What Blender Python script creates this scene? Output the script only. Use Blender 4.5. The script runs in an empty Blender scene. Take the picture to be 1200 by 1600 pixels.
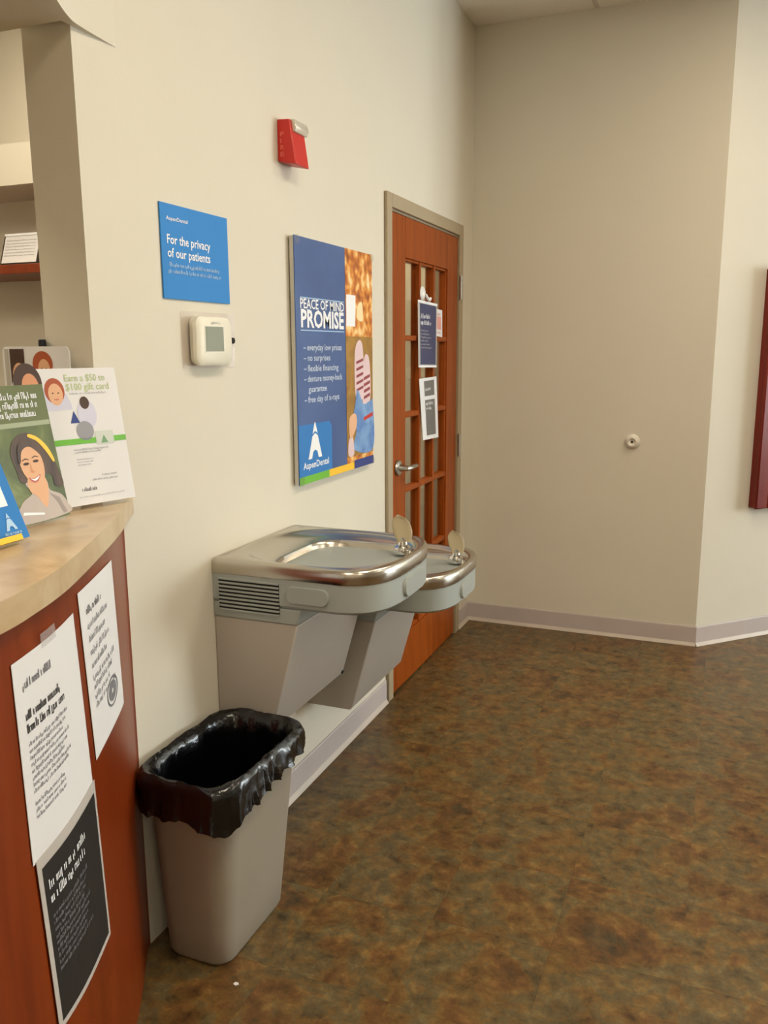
import bpy, bmesh, math, random
from mathutils import Vector, Matrix, noise
from mathutils.geometry import tessellate_polygon

random.seed(7)
scene = bpy.context.scene
COL = scene.collection

# ------------------------------------------------------------------ camera
F = 1310.0                                  # focal length in pixels of the 1200 x 1600 frame
CAM = Vector((0.0, 0.0, 1.45))
def _dir(vx, vy): return Vector((vx-600, -(vy-800), -F)).normalized()
_Y = _dir(1140, 545)                         # vanishing point of the left wall's direction
_X = -_dir(-2743, 562); _X = (_X-_Y*_X.dot(_Y)).normalized()
_Z = _X.cross(_Y)
ROT = Matrix((_X, _Y, _Z))                   # camera -> world
cam_data = bpy.data.cameras.new('camera'); cam = bpy.data.objects.new('camera', cam_data); COL.objects.link(cam)
cam_data.sensor_fit = 'VERTICAL'; cam_data.sensor_height = 36.0; cam_data.lens = F/1600*36
cam_data.clip_start = 0.02; cam_data.clip_end = 60
cam.matrix_world = Matrix.Translation(CAM) @ ROT.to_4x4()
scene.camera = cam
def ray(px, py): return ROT @ Vector((px-600, -(py-800), -F))
def hit(px, py, axis, val):
    d = ray(px, py); return CAM + d*((val-CAM[axis])/d[axis])

# ------------------------------------------------------------------ light and exposure
vs = scene.view_settings
vs.view_transform = 'Standard'; vs.look = 'None'; vs.gamma = 1.0; vs.use_curve_mapping = False
vs.exposure = 0.16
world = bpy.data.worlds.new('overcast_sky'); scene.world = world; world.use_nodes = True
bg = world.node_tree.nodes['Background']; bg.inputs[0].default_value = (0.86, 0.93, 1.0, 1); bg.inputs[1].default_value = 21.5
WX = 6.0                                     # window wall
WIN = [(5.2, 6.6), (6.8, 8.2)]  # openings along y
WZ0, WZ1 = 0.35, 2.55
for k, (a, b) in enumerate(WIN):             # sky portals in the window openings
    ld = bpy.data.lights.new('window_portal', 'AREA'); ld.shape = 'RECTANGLE'; ld.size = b-a; ld.size_y = WZ1-WZ0
    ld.cycles.is_portal = True
    lo = bpy.data.objects.new('window_portal', ld); COL.objects.link(lo)
    lo.location = (WX+0.06, (a+b)/2, (WZ0+WZ1)/2); lo.rotation_euler = (math.pi/2, 0, math.pi/2)
LAMP_COL = (1.0, 0.87, 0.67)
LAMPS = [(0.55, 3.1, 14), (0.40, 1.2, 27), (-0.45, -1.6, 30), (1.9, -1.7, 24), (3.0, 2.6, 14), (-2.6, 0.6, 26), (-2.5, 2.2, 12), (-2.05, 3.85, 14)]

# ------------------------------------------------------------------ helpers: materials
def srgb(r, g, b):
    f = lambda c: (c/255/12.92) if c/255 <= 0.04045 else ((c/255+0.055)/1.055)**2.4
    return (f(r), f(g), f(b), 1)
MATS = {}
def mat(name, rgb, rough=0.6, metal=0.0, spec=0.5, var=0.04, scale=8.0, bump=0.0, bscale=120.0, linear=False, coat=0.0, stretch=None):
    if name in MATS: return MATS[name]
    m = bpy.data.materials.new(name); m.use_nodes = True; nt = m.node_tree; N = nt.nodes; L = nt.links
    b = N['Principled BSDF']; b.inputs['Roughness'].default_value = rough; b.inputs['Metallic'].default_value = metal
    b.inputs['Specular IOR Level'].default_value = spec; b.inputs['Coat Weight'].default_value = coat
    c = rgb if linear else srgb(*rgb)
    tc = N.new('ShaderNodeTexCoord'); mp = N.new('ShaderNodeMapping'); L.new(tc.outputs['Object'], mp.inputs[0])
    if stretch: mp.inputs['Scale'].default_value = stretch
    nz = N.new('ShaderNodeTexNoise'); nz.inputs['Scale'].default_value = scale; nz.inputs['Detail'].default_value = 4
    L.new(mp.outputs[0], nz.inputs['Vector'])
    cr = N.new('ShaderNodeValToRGB')
    cr.color_ramp.elements[0].position = 0.3; cr.color_ramp.elements[1].position = 0.7
    cr.color_ramp.elements[0].color = [max(0, v*(1-var)) for v in c[:3]]+[1]
    cr.color_ramp.elements[1].color = [min(1, v*(1+var)) for v in c[:3]]+[1]
    L.new(nz.outputs['Fac'], cr.inputs[0]); L.new(cr.outputs[0], b.inputs['Base Color'])
    if bump > 0:
        n2 = N.new('ShaderNodeTexNoise'); n2.inputs['Scale'].default_value = bscale; n2.inputs['Detail'].default_value = 3
        L.new(mp.outputs[0], n2.inputs['Vector'])
        bp = N.new('ShaderNodeBump'); bp.inputs['Strength'].default_value = bump; bp.inputs['Distance'].default_value = 0.002
        L.new(n2.outputs['Fac'], bp.inputs['Height']); L.new(bp.outputs[0], b.inputs['Normal'])
    MATS[name] = m; return m

def ramp_mat(name, stops, scale, detail=8, rough=0.4, distort=0.6, stretch=(1, 1, 1), nrough=0.6, offset_random=False, bump=0.0, spec=0.5, coat=0.0):
    m = bpy.data.materials.new(name); m.use_nodes = True; nt = m.node_tree; N = nt.nodes; L = nt.links
    b = N['Principled BSDF']; b.inputs['Roughness'].default_value = rough; b.inputs['Specular IOR Level'].default_value = spec
    b.inputs['Coat Weight'].default_value = coat; b.inputs['Coat Roughness'].default_value = 0.15
    tc = N.new('ShaderNodeTexCoord'); mp = N.new('ShaderNodeMapping'); mp.inputs['Scale'].default_value = stretch
    L.new(tc.outputs['Object'], mp.inputs[0])
    nz = N.new('ShaderNodeTexNoise'); nz.inputs['Scale'].default_value = scale; nz.inputs['Detail'].default_value = detail
    nz.inputs['Distortion'].default_value = distort; nz.inputs['Roughness'].default_value = nrough
    L.new(mp.outputs[0], nz.inputs['Vector'])
    if offset_random:
        oi = N.new('ShaderNodeObjectInfo'); mul = N.new('ShaderNodeMath'); mul.operation = 'MULTIPLY'; mul.inputs[1].default_value = 93.0
        L.new(oi.outputs['Random'], mul.inputs[0])
        cx = N.new('ShaderNodeCombineXYZ'); L.new(mul.outputs[0], cx.inputs[0]); L.new(mul.outputs[0], cx.inputs[2])
        L.new(cx.outputs[0], mp.inputs['Location'])
    cr = N.new('ShaderNodeValToRGB'); el = cr.color_ramp.elements
    el[0].position, el[0].color = stops[0][0], srgb(*stops[0][1]); el[1].position, el[1].color = stops[-1][0], srgb(*stops[-1][1])
    for p, c in stops[1:-1]: e = el.new(p); e.color = srgb(*c)
    L.new(nz.outputs['Fac'], cr.inputs[0]); L.new(cr.outputs[0], b.inputs['Base Color'])
    if bump:
        bp = N.new('ShaderNodeBump'); bp.inputs['Strength'].default_value = bump; bp.inputs['Distance'].default_value = 0.002
        L.new(nz.outputs['Fac'], bp.inputs['Height']); L.new(bp.outputs[0], b.inputs['Normal'])
    MATS[name] = m; return m

def clear_mat(name, tint=(1, 1, 1), gloss=0.06, alpha=0.0, rough=0.02):
    m = bpy.data.materials.new(name); m.use_nodes = True; nt = m.node_tree; N = nt.nodes; L = nt.links
    N.remove(N['Principled BSDF'])
    t = N.new('ShaderNodeBsdfTransparent'); t.inputs[0].default_value = (*tint, 1)
    g = N.new('ShaderNodeBsdfGlossy'); g.inputs['Roughness'].default_value = rough
    lw = N.new('ShaderNodeLayerWeight'); lw.inputs[0].default_value = 0.5
    pw = N.new('ShaderNodeMath'); pw.operation = 'POWER'; pw.inputs[1].default_value = 4.0; L.new(lw.outputs['Facing'], pw.inputs[0])
    fr = N.new('ShaderNodeMath'); fr.operation = 'MULTIPLY_ADD'; fr.inputs[1].default_value = 0.75; fr.inputs[2].default_value = 0.03; L.new(pw.outputs[0], fr.inputs[0])
    mx = N.new('ShaderNodeMixShader'); L.new(fr.outputs[0], mx.inputs[0]); L.new(t.outputs[0], mx.inputs[1]); L.new(g.outputs[0], mx.inputs[2])
    out = mx
    if alpha > 0:
        d = N.new('ShaderNodeBsdfDiffuse'); d.inputs[0].default_value = (*tint, 1)
        m2 = N.new('ShaderNodeMixShader'); m2.inputs[0].default_value = alpha
        L.new(mx.outputs[0], m2.inputs[1]); L.new(d.outputs[0], m2.inputs[2]); out = m2
    L.new(out.outputs[0], N['Material Output'].inputs[0])
    MATS[name] = m; return m

def emit_mat(name, rgb, strength):
    m = bpy.data.materials.new(name); m.use_nodes = True; b = m.node_tree.nodes['Principled BSDF']
    b.inputs['Base Color'].default_value = (0.8, 0.8, 0.8, 1)
    b.inputs['Emission Color'].default_value = (*rgb, 1); b.inputs['Emission Strength'].default_value = strength
    MATS[name] = m; return m

PAINT = mat('wall_paint', (217, 211, 196), rough=0.75, var=0.012, scale=3, bump=0.12, bscale=260, spec=0.25)
CEIL = mat('ceiling_tile_white', (240, 236, 228), rough=0.9, var=0.02, scale=60, bump=0.3, bscale=300, spec=0.1)
TBAR = mat('ceiling_grid_white', (215, 210, 200), rough=0.5)
BASE = mat('cove_base_taupe', (190, 179, 176), rough=0.45, var=0.03)
TOE = mat('cove_base_toe', (196, 184, 172), rough=0.4)
def floor_material():
    m = bpy.data.materials.new('floor_vinyl'); m.use_nodes = True; nt = m.node_tree; N = nt.nodes; L = nt.links
    b = N['Principled BSDF']; b.inputs['Roughness'].default_value = 0.36; b.inputs['Specular IOR Level'].default_value = 0.35
    tc = N.new('ShaderNodeTexCoord'); oi = N.new('ShaderNodeObjectInfo'); mul = N.new('ShaderNodeMath'); mul.operation = 'MULTIPLY'; mul.inputs[1].default_value = 93.0
    L.new(oi.outputs['Random'], mul.inputs[0]); cx = N.new('ShaderNodeCombineXYZ'); L.new(mul.outputs[0], cx.inputs[0]); L.new(mul.outputs[0], cx.inputs[2])
    mp = N.new('ShaderNodeMapping'); L.new(tc.outputs['Object'], mp.inputs[0]); L.new(cx.outputs[0], mp.inputs['Location'])
    def noise_ramp(scale, stops, detail, distort, rough):
        nz = N.new('ShaderNodeTexNoise'); nz.inputs['Scale'].default_value = scale; nz.inputs['Detail'].default_value = detail; nz.inputs['Distortion'].default_value = distort; nz.inputs['Roughness'].default_value = rough
        L.new(mp.outputs[0], nz.inputs['Vector']); cr = N.new('ShaderNodeValToRGB'); el = cr.color_ramp.elements
        el[0].position, el[0].color = stops[0][0], srgb(*stops[0][1]); el[1].position, el[1].color = stops[-1][0], srgb(*stops[-1][1])
        for p, c in stops[1:-1]: e = el.new(p); e.color = srgb(*c)
        L.new(nz.outputs['Fac'], cr.inputs[0]); return cr
    hue = noise_ramp(7.0, [(0.30, (84, 72, 50)), (0.41, (122, 86, 48)), (0.48, (134, 104, 58)), (0.555, (112, 100, 70)), (0.61, (132, 104, 60)), (0.74, (104, 98, 78))], 9, 0.25, 0.66)
    val = noise_ramp(22.0, [(0.30, (110, 104, 98)), (0.43, (188, 185, 182)), (0.55, (218, 216, 212)), (0.66, (255, 255, 250))], 9, 0.2, 0.7)
    mx = N.new('ShaderNodeMix'); mx.data_type = 'RGBA'; mx.blend_type = 'MULTIPLY'; mx.inputs['Factor'].default_value = 1.0
    L.new(hue.outputs[0], mx.inputs['A']); L.new(val.outputs[0], mx.inputs['B'])
    L.new(mx.outputs['Result'], b.inputs['Base Color']); MATS['floor_vinyl'] = m; return m
FLOORM = floor_material()
WOOD = ramp_mat('cherry_wood', [(0.25, (124, 54, 10)), (0.5, (146, 68, 14)), (0.75, (160, 80, 22))], 5, detail=6, rough=0.35, distort=0.4, stretch=(8, 8, 0.6), spec=0.15)
DESKW = ramp_mat('desk_cherry', [(0.25, (108, 38, 4)), (0.5, (124, 46, 5)), (0.75, (134, 54, 8))], 4, detail=6, rough=0.32, distort=0.3, stretch=(7, 7, 0.5), spec=0.45)
REDW = ramp_mat('mahogany', [(0.25, (92, 16, 8)), (0.5, (112, 22, 10)), (0.75, (126, 32, 14))], 4, detail=6, rough=0.25, distort=0.3, stretch=(7, 7, 0.5), spec=0.5)
COUNTER = ramp_mat('counter_laminate', [(0.3, (176, 147, 106)), (0.45, (194, 170, 134)), (0.58, (204, 184, 152)), (0.72, (188, 164, 142))], 7, detail=5, rough=0.28, distort=0.8)
FRAMEM = mat('door_frame_paint', (166, 150, 122), rough=0.5, var=0.02)
STEEL = mat('brushed_steel', (196, 190, 180), rough=0.24, metal=1.0, var=0.03, scale=30, stretch=(1, 14, 1))
CHROME = mat('chrome', (225, 225, 225), rough=0.08, metal=1.0, var=0.01)
NICKEL = mat('satin_nickel', (190, 188, 184), rough=0.28, metal=1.0, var=0.02)
SHROUD = mat('grey_metal_paint', (156, 162, 158), rough=0.42, var=0.02, spec=0.5)
PANELG = mat('platinum_vinyl', (176, 168, 158), rough=0.5, var=0.015)
DARK = mat('dark_void', (16, 15, 14), rough=0.8)
BEIGEP = mat('beige_rubber', (186, 172, 142), rough=0.3, var=0.05)
BINM = mat('beige_plastic', (150, 142, 128), rough=0.45, var=0.02, bump=0.08, bscale=400)
BAG = mat('black_polythene', (7, 7, 9), rough=0.2, spec=0.6, var=0.2, scale=20, bump=0.9, bscale=55)
WHITE = mat('white_paper', (226, 226, 228), rough=0.7, var=0.008)
INK = mat('black_ink', (38, 38, 42), rough=0.7)
INKG = mat('grey_ink', (120, 120, 126), rough=0.7)
INKL = mat('light_grey_ink', (176, 176, 182), rough=0.7)
BLACKP = mat('black_print', (28, 25, 24), rough=0.55)
SIGNB = mat('sign_blue', (62, 136, 208), rough=0.6, var=0.01, spec=0.15)
PALEB = mat('pale_blue_ink', (172, 205, 238), rough=0.5)
PWHITE = mat('white_print', (240, 242, 246), rough=0.5, var=0.005)
POSTB = ramp_mat('poster_blue', [(0.3, (52, 82, 140)), (0.7, (72, 102, 158))], 3, rough=0.3, spec=0.5)
LOGOB = mat('logo_blue', (14, 118, 196), rough=0.35, var=0.01)
GREEN = mat('print_green', (104, 182, 44), rough=0.4); YELLOW = mat('print_yellow', (246, 196, 36), rough=0.4); NAVY = mat('print_navy', (28, 52, 128), rough=0.4)
BOKEH = ramp_mat('autumn_print', [(0.25, (120, 58, 12)), (0.42, (190, 104, 28)), (0.54, (226, 150, 60)), (0.66, (244, 208, 140)), (0.8, (250, 236, 205))], 24, detail=1.5, rough=0.35, distort=0.0)
GRASSP = ramp_mat('dry_grass_print', [(0.3, (132, 92, 22)), (0.7, (176, 132, 48))], 14, rough=0.4)
JEANS = ramp_mat('denim_print', [(0.3, (66, 112, 186)), (0.7, (142, 186, 226))], 12, rough=0.4)
SHOE = mat('pale_pink_print', (226, 200, 206), rough=0.4); LACE = mat('maroon_print', (142, 52, 62), rough=0.4)
ALARM = mat('alarm_red', (196, 34, 24), rough=0.38, var=0.02)
ALARMT = mat('alarm_lettering', (224, 104, 88), rough=0.5)
LENS = mat('strobe_lens', (214, 208, 196), rough=0.12, metal=0.3)
IVORY = mat('ivory_plastic', (232, 228, 212), rough=0.4, var=0.01)
LCD = mat('lcd_grey', (134, 140, 122), rough=0.2)
PLATE = clear_mat('clear_plastic', (0.97, 0.95, 0.94), alpha=0.10)
ACRYL = clear_mat('acrylic', (0.98, 0.98, 0.98))
GLASS = clear_mat('pane_glass', (0.96, 0.97, 0.95))
EDGE = mat('acrylic_edge', (196, 192, 180), rough=0.3)
RUBBERW = mat('bumper_white', (222, 216, 204), rough=0.4)

# ------------------------------------------------------------------ helpers: meshes and objects
class MB:
    def __init__(s): s.v = []; s.f = []
    def add(s, vs_, fs):
        o = len(s.v); s.v += [Vector(p) for p in vs_]; s.f += [tuple(i+o for i in f) for f in fs]; return s
    def box(s, a, b):
        (x0, y0, z0), (x1, y1, z1) = a, b
        return s.add([(x0,y0,z0),(x1,y0,z0),(x1,y1,z0),(x0,y1,z0),(x0,y0,z1),(x1,y0,z1),(x1,y1,z1),(x0,y1,z1)],
              [(3,2,1,0),(4,5,6,7),(0,1,5,4),(1,2,6,5),(2,3,7,6),(3,0,4,7)])
    def prism(s, pts, z0, z1, fn=lambda a, b, c: (a, b, c)):      # polygon (counter-clockwise) extruded, fn maps to the world
        n = len(pts)
        vv = [fn(x, y, z0) for x, y in pts]+[fn(x, y, z1) for x, y in pts]
        return s.add(vv, [tuple(range(n-1, -1, -1)), tuple(range(n, 2*n))]+[(i, (i+1) % n, n+(i+1) % n, n+i) for i in range(n)])
    def loft(s, loops, cap0=False, cap1=False, closed=True):
        n = len(loops[0]); o = len(s.v)
        for l in loops: s.v += [Vector(p) for p in l]
        for k in range(len(loops)-1):
            for i in range(n if closed else n-1):
                j = (i+1) % n; s.f.append((o+k*n+i, o+k*n+j, o+(k+1)*n+j, o+(k+1)*n+i))
        if cap0: s.f.append(tuple(o+i for i in range(n-1, -1, -1)))
        if cap1: s.f.append(tuple(o+(len(loops)-1)*n+i for i in range(n)))
        return s
    def lathe(s, prof, c, axis=(0, 0, 1), n=28, cap0=True, cap1=True):  # prof: (radius, height)
        ax = Vector(axis).normalized(); t = ax.orthogonal().normalized(); b = ax.cross(t); c = Vector(c)
        return s.loft([[c+ax*h+(t*math.cos(2*math.pi*i/n)+b*math.sin(2*math.pi*i/n))*r for i in range(n)] for r, h in prof], cap0, cap1)
    def tube(s, pts, r, n=10):
        pts = [Vector(p) for p in pts]; loops = []; up = None
        for i, p in enumerate(pts):
            d = (pts[min(i+1, len(pts)-1)]-pts[max(i-1, 0)]).normalized()
            if up is None: up = d.orthogonal().normalized()
            up = (up-d*up.dot(d)).normalized(); b = d.cross(up); rr = r[i] if isinstance(r, (list, tuple)) else r
            loops.append([p+(up*math.cos(2*math.pi*k/n)+b*math.sin(2*math.pi*k/n))*rr for k in range(n)])
        return s.loft(loops, True, True)
    def mesh(s, name, m, smooth=None):
        me = bpy.data.meshes.new(name); me.from_pydata([tuple(p) for p in s.v], [], s.f)
        bm = bmesh.new(); bm.from_mesh(me); bmesh.ops.recalc_face_normals(bm, faces=bm.faces); bm.to_mesh(me); bm.free()
        me.materials.append(m)
        if smooth:
            for p in me.polygons: p.use_smooth = True
            me.set_sharp_from_angle(angle=math.radians(smooth))
        me.update(); return me

def link(name, me, parent=None):
    o = bpy.data.objects.new(name, me); COL.objects.link(o); o.parent = parent; return o
def obj(name, mb, m, parent=None, smooth=None, bevel=0, bseg=2, origin=None):
    me = mb.mesh(name, m, smooth)
    o = link(name, me, parent)
    if bevel:
        md = o.modifiers.new('bevel', 'BEVEL'); md.width = bevel; md.segments = bseg; md.limit_method = 'ANGLE'; md.angle_limit = math.radians(35)
        if not smooth:
            for p in me.polygons: p.use_smooth = True
            me.set_sharp_from_angle(angle=math.radians(50))
    return o
def tag(o, label, cat, group=None):
    o['label'] = label; o['category'] = cat
    if group: o['group'] = group
    return o
def thing(name, label, cat, loc=(0, 0, 0), group=None):
    o = bpy.data.objects.new(name, None); COL.objects.link(o); o.empty_display_size = 0.05
    return tag(o, label, cat, group)
def struct(o): o['kind'] = 'structure'; return o
def empty(name):
    o = bpy.data.objects.new(name, None); COL.objects.link(o); o.empty_display_size = 0.05; return o
def box_obj(name, a, b, m, parent=None, bevel=0): return obj(name, MB().box(a, b), m, parent, bevel=bevel)
def rrect(x0, x1, y0, y1, r, n=6):
    pts = []
    for cx, cy, a0 in ((x1-r, y1-r, 0), (x0+r, y1-r, 90), (x0+r, y0+r, 180), (x1-r, y0+r, 270)):
        for k in range(n+1):
            a = math.radians(a0+90*k/n); pts.append((cx+r*math.cos(a), cy+r*math.sin(a)))
    return pts
def spline(pts, per=10):
    out = []; P = [Vector(p) for p in pts]; P = [P[0]*2-P[1]]+P+[P[-1]*2-P[-2]]
    for i in range(1, len(P)-2):
        for k in range(per):
            t = k/per; a, b, c, d = P[i-1:i+3]
            out.append(0.5*((2*b)+(c-a)*t+(2*a-5*b+4*c-d)*t*t+(3*b-a-3*c+d)*t**3))
    out.append(P[-2]); return out

# flat print: a "sheet" maps local metres (x to the right, y up) and a lift above the surface to the world
class Flat:
    def __init__(s, o, ex, ey, w, h): s.o, s.ex, s.ey, s.w, s.h = Vector(o), Vector(ex).normalized(), Vector(ey).normalized(), w, h; s.n = s.ex.cross(s.ey).normalized()
    def __call__(s, x, y, l=0.0): return s.o+s.ex*x+s.ey*y+s.n*l
def poly(sheet, pts, m, parent, name='print', lift=0.0006, sub=0):
    if sub:                                   # grid of a rectangle, for curved sheets
        (x0, y0), (x1, y1) = pts; mb = MB(); v = []
        for j in range(sub+1):
            for i in range(sub+1): v.append(sheet(x0+(x1-x0)*i/sub, y0+(y1-y0)*j/sub, lift))
        fs = [(j*(sub+1)+i, j*(sub+1)+i+1, (j+1)*(sub+1)+i+1, (j+1)*(sub+1)+i) for j in range(sub) for i in range(sub)]
        me = bpy.data.meshes.new(name); me.from_pydata([tuple(p) for p in v], [], fs); me.materials.append(m)
    else:
        tri = tessellate_polygon([[Vector((x, y, 0)) for x, y in pts]])
        me = bpy.data.meshes.new(name); me.from_pydata([tuple(sheet(x, y, lift)) for x, y in pts], [], [tuple(t) for t in tri]); me.materials.append(m)
    return link(name, me, parent)
def rect(sheet, x0, y0, x1, y1, m, parent, name='print', lift=0.0006): return poly(sheet, [(x0, y0), (x1, y0), (x1, y1), (x0, y1)], m, parent, name, lift)
def ell(cx, cy, rx, ry, rot=0, n=28, a0=0, a1=360):
    c, s_ = math.cos(math.radians(rot)), math.sin(math.radians(rot)); out = []
    for k in range(n):
        a = math.radians(a0+(a1-a0)*k/(n if a1-a0 == 360 else n-1)); x, y = rx*math.cos(a), ry*math.sin(a); out.append((cx+x*c-y*s_, cy+x*s_+y*c))
    return out
def text(sheet, s, x, y, size, m, parent, width=None, bold=0.0, lift=0.0008, name='lettering'):
    cu = bpy.data.curves.new('t', 'FONT'); cu.body = s; cu.size = 1.0; cu.offset = bold; cu.resolution_u = 2
    to = bpy.data.objects.new('t', cu); COL.objects.link(to)
    dg = bpy.context.evaluated_depsgraph_get(); me = bpy.data.meshes.new_from_object(to.evaluated_get(dg))
    bpy.data.objects.remove(to); bpy.data.curves.remove(cu)
    xs = [v.co.x for v in me.vertices]; x0, x1 = min(xs), max(xs)
    kx = size if not width else width/(x1-x0)
    for v in me.vertices: v.co = sheet(x+(v.co.x-x0)*kx, y+v.co.y*size, lift)
    me.name = name; me.materials.clear(); me.materials.append(m)
    return link(name, me, parent)
def scribble(sheet, lines, m, parent, lift=0.0008, name='lettering', seed=1):
    """illegible lines of type: words made of small letter marks. lines: (x, y, width, height)"""
    rnd = random.Random(seed); mb = MB()
    for x, y, w, h in lines:
        cx = x
        while cx < x+w-h*0.4:
            n = rnd.randint(2, 8)
            for k in range(n):
                lw = h*rnd.choice((0.32, 0.42, 0.5, 0.22)); hh = h*rnd.choice((0.66, 0.66, 0.66, 1.0)); dy = -0.25*h if rnd.random() < 0.12 else 0
                if cx+lw > x+w: break
                q = [sheet(cx, y+dy, lift), sheet(cx+lw, y+dy, lift), sheet(cx+lw, y+dy+hh, lift), sheet(cx, y+dy+hh, lift)]
                t = h*0.13
                if lw > 0.3*h and rnd.random() < 0.75:                 # hollow letter: two stems and a bar
                    for a, b, c, d in ((0, t, 0, hh), (lw-t, lw, 0, hh), (0, lw, hh-t, hh) if rnd.random() < 0.5 else (0, lw, 0, t)):
                        mb.add([sheet(cx+a, y+dy+c, lift), sheet(cx+b, y+dy+c, lift), sheet(cx+b, y+dy+d, lift), sheet(cx+a, y+dy+d, lift)], [(0, 1, 2, 3)])
                else:
                    mb.add([sheet(cx, y+dy, lift), sheet(cx+t*1.3, y+dy, lift), sheet(cx+t*1.3, y+dy+hh, lift), sheet(cx, y+dy+hh, lift)], [(0, 1, 2, 3)])
                cx += lw+h*0.1
            cx += h*0.3
    me = bpy.data.meshes.new(name); me.from_pydata([tuple(p) for p in mb.v], [], mb.f); me.materials.append(m)
    o = link(name, me, parent); o['kind'] = 'stuff'; return o

# ------------------------------------------------------------------ the room
XW = -1.238; TW = 0.124; YB = 4.257; ZC = 2.985; Y0 = 1.43
XB = XW-TW                                     # back face of the left wall
DY0, DY1, DZ = 3.118, 4.005, 1.985             # door opening
SOUTH = -3.0; WEST = -4.0
cx0, cy0 = -0.063, YB                          # convex corner where the wall turns by 45 degrees
CL = 6.0; cx1, cy1 = cx0+CL*math.sqrt(.5), cy0+CL*math.sqrt(.5)

fl = struct(box_obj('floor', (WEST, SOUTH, -0.12), (WX, cy1, -0.0012), FLOORM))
T = 0.305
tile_me = MB().box((0.0002, 0.0002, -0.005), (T-0.0002, T-0.0002, 0)).mesh('floor_tile', FLOORM)
nx0, ny0 = 0, 0
for i in range(10):
    for j in range(15):
        x, y = XW+0.012+i*T, 0.62+j*T
        if y+T > YB-0.012:
            # keep clear of the back wall and the angled wall
            if y+0.02 > YB-0.012 + max(0, (x-cx0)): continue
        t = link('floor_tile', tile_me, fl); t.location = (x, y, 0)
struct(box_obj('ceiling', (WEST, SOUTH, ZC+0.012), (WX, cy1, ZC+0.10), CEIL))
ceil = bpy.data.objects['ceiling']
G = 0.61; gx, gy = -0.665-2*G, 4.187-5*G+0.30
ctile = MB().box((0.012, 0.012, ZC-0.004), (G-0.012, G-0.012, ZC+0.012)).mesh('ceiling_tile', CEIL)
for i in range(6):
    for j in range(5):
        x, y = gx+0.61*i, gy+G*j
        if x < XW-0.7 or y+G > YB+1.5: continue
        if any(abs(x+G/2-lx) < 0.5 and abs(y+G/2-ly) < 0.8 for lx, ly, _ in LAMPS): continue
        if y > YB or x < XW-0.1:
            continue
        o = link('ceiling_tile', ctile, ceil); o.location = (x, y, 0)
grid = MB()
for i in range(7):
    x = gx+G*i
    if XW < x < cx0: grid.box((x-0.012, 0.2, ZC-0.001), (x+0.012, YB-0.002, ZC+0.0115))
    elif x >= cx0: grid.box((x-0.012, 0.2, ZC-0.001), (x+0.012, YB-0.002, ZC+0.0115))
for j in range(7):
    y = gy+G*j
    if y < YB-0.03: grid.box((XW+0.002, y-0.012, ZC-0.0015), (2.4, y+0.012, ZC+0.0112))
grid.box((XW+0.001, 1.6, ZC-0.003), (XW+0.022, YB-0.002, ZC+0.0114)); grid.box((XW+0.001, YB-0.022, ZC-0.003), (cx0+0.02, YB-0.001, ZC+0.0114))
obj('ceiling_grid', grid, TBAR, ceil)

w = MB()
w.box((XB, Y0, 0), (XW, DY0, ZC+0.01)); w.box((XB, DY0, DZ), (XW, DY1, ZC+0.01)); w.box((XB, DY1, 0), (XW, YB+0.05, ZC+0.01))
struct(obj('wall_left', w, PAINT))
struct(obj('wall_back', MB().prism([(-2.7, YB), (cx0, YB), (cx0-0.05, YB+0.12), (-2.7, YB+0.12)], 0, ZC+0.01), PAINT))
q = 0.12*math.sqrt(.5)
struct(obj('wall_angled', MB().prism([(cx0, cy0), (cx1, cy1), (cx1-q, cy1+q), (cx0-0.05, cy0+0.12)], 0, ZC+0.01), PAINT))
struct(box_obj('wall_far', (cx1-0.09, cy1, 0), (WX+0.12, cy1+0.12, ZC+0.01), PAINT))
struct(box_obj('wall_south', (WEST-.12, SOUTH-0.12, 0), (WX+0.12, SOUTH, ZC+0.01), PAINT))
struct(box_obj('wall_west', (WEST-.12, SOUTH, 0), (WEST, 4.4, ZC+0.01), PAINT))
# window wall on the right, out of the frame
w = MB(); w.box((WX, SOUTH, 0), (WX+0.12, cy1, WZ0)); w.box((WX, SOUTH, WZ1), (WX+0.12, cy1, ZC+0.01))
ys = [SOUTH]+[v for a in WIN for v in a]+[cy1]
for k in range(0, len(ys), 2): w.box((WX, ys[k], WZ0), (WX+0.12, ys[k+1], WZ1))
struct(obj('wall_right', w, PAINT))
for k, (a, b) in enumerate(WIN):
    wn = struct(empty('window_%d' % (k+1)))
    m = MB()
    for y0_, y1_, z0_, z1_ in ((a, b, WZ0, WZ0+.05), (a, b, WZ1-.05, WZ1), (a, a+.05, WZ0, WZ1), (b-.05, b, WZ0, WZ1), ((a+b)/2-.02, (a+b)/2+.02, WZ0, WZ1)):
        m.box((WX+.01, y0_, z0_), (WX+.05, y1_, z1_))
    obj('window_frame', m, FRAMEM, wn)
    box_obj('pane', (WX+.025, a+.05, WZ0+.05), (WX+.03, b-.05, WZ1-.05), GLASS, wn)
# room behind the reception desk: far wall with a bulkhead and a shelf niche
YR = 2.9
zb1 = hit(0, 226, 1, YR).z; zb0 = hit(0, 291, 1, YR).z; zs1 = hit(20, 413, 1, YR).z; zs0 = hit(20, 428, 1, YR).z
struct(box_obj('wall_reception', (WEST, YR+0.32, 0), (XB, YR+0.42, ZC+0.01), PAINT))
struct(box_obj('wall_bulkhead', (WEST, YR, zb0), (XB, YR+0.32, zb1), PAINT))
struct(box_obj('wall_partition', (-2.82, YR+.42, 0), (-2.70, YB+0.12, ZC+0.01), PAINT))
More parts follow.
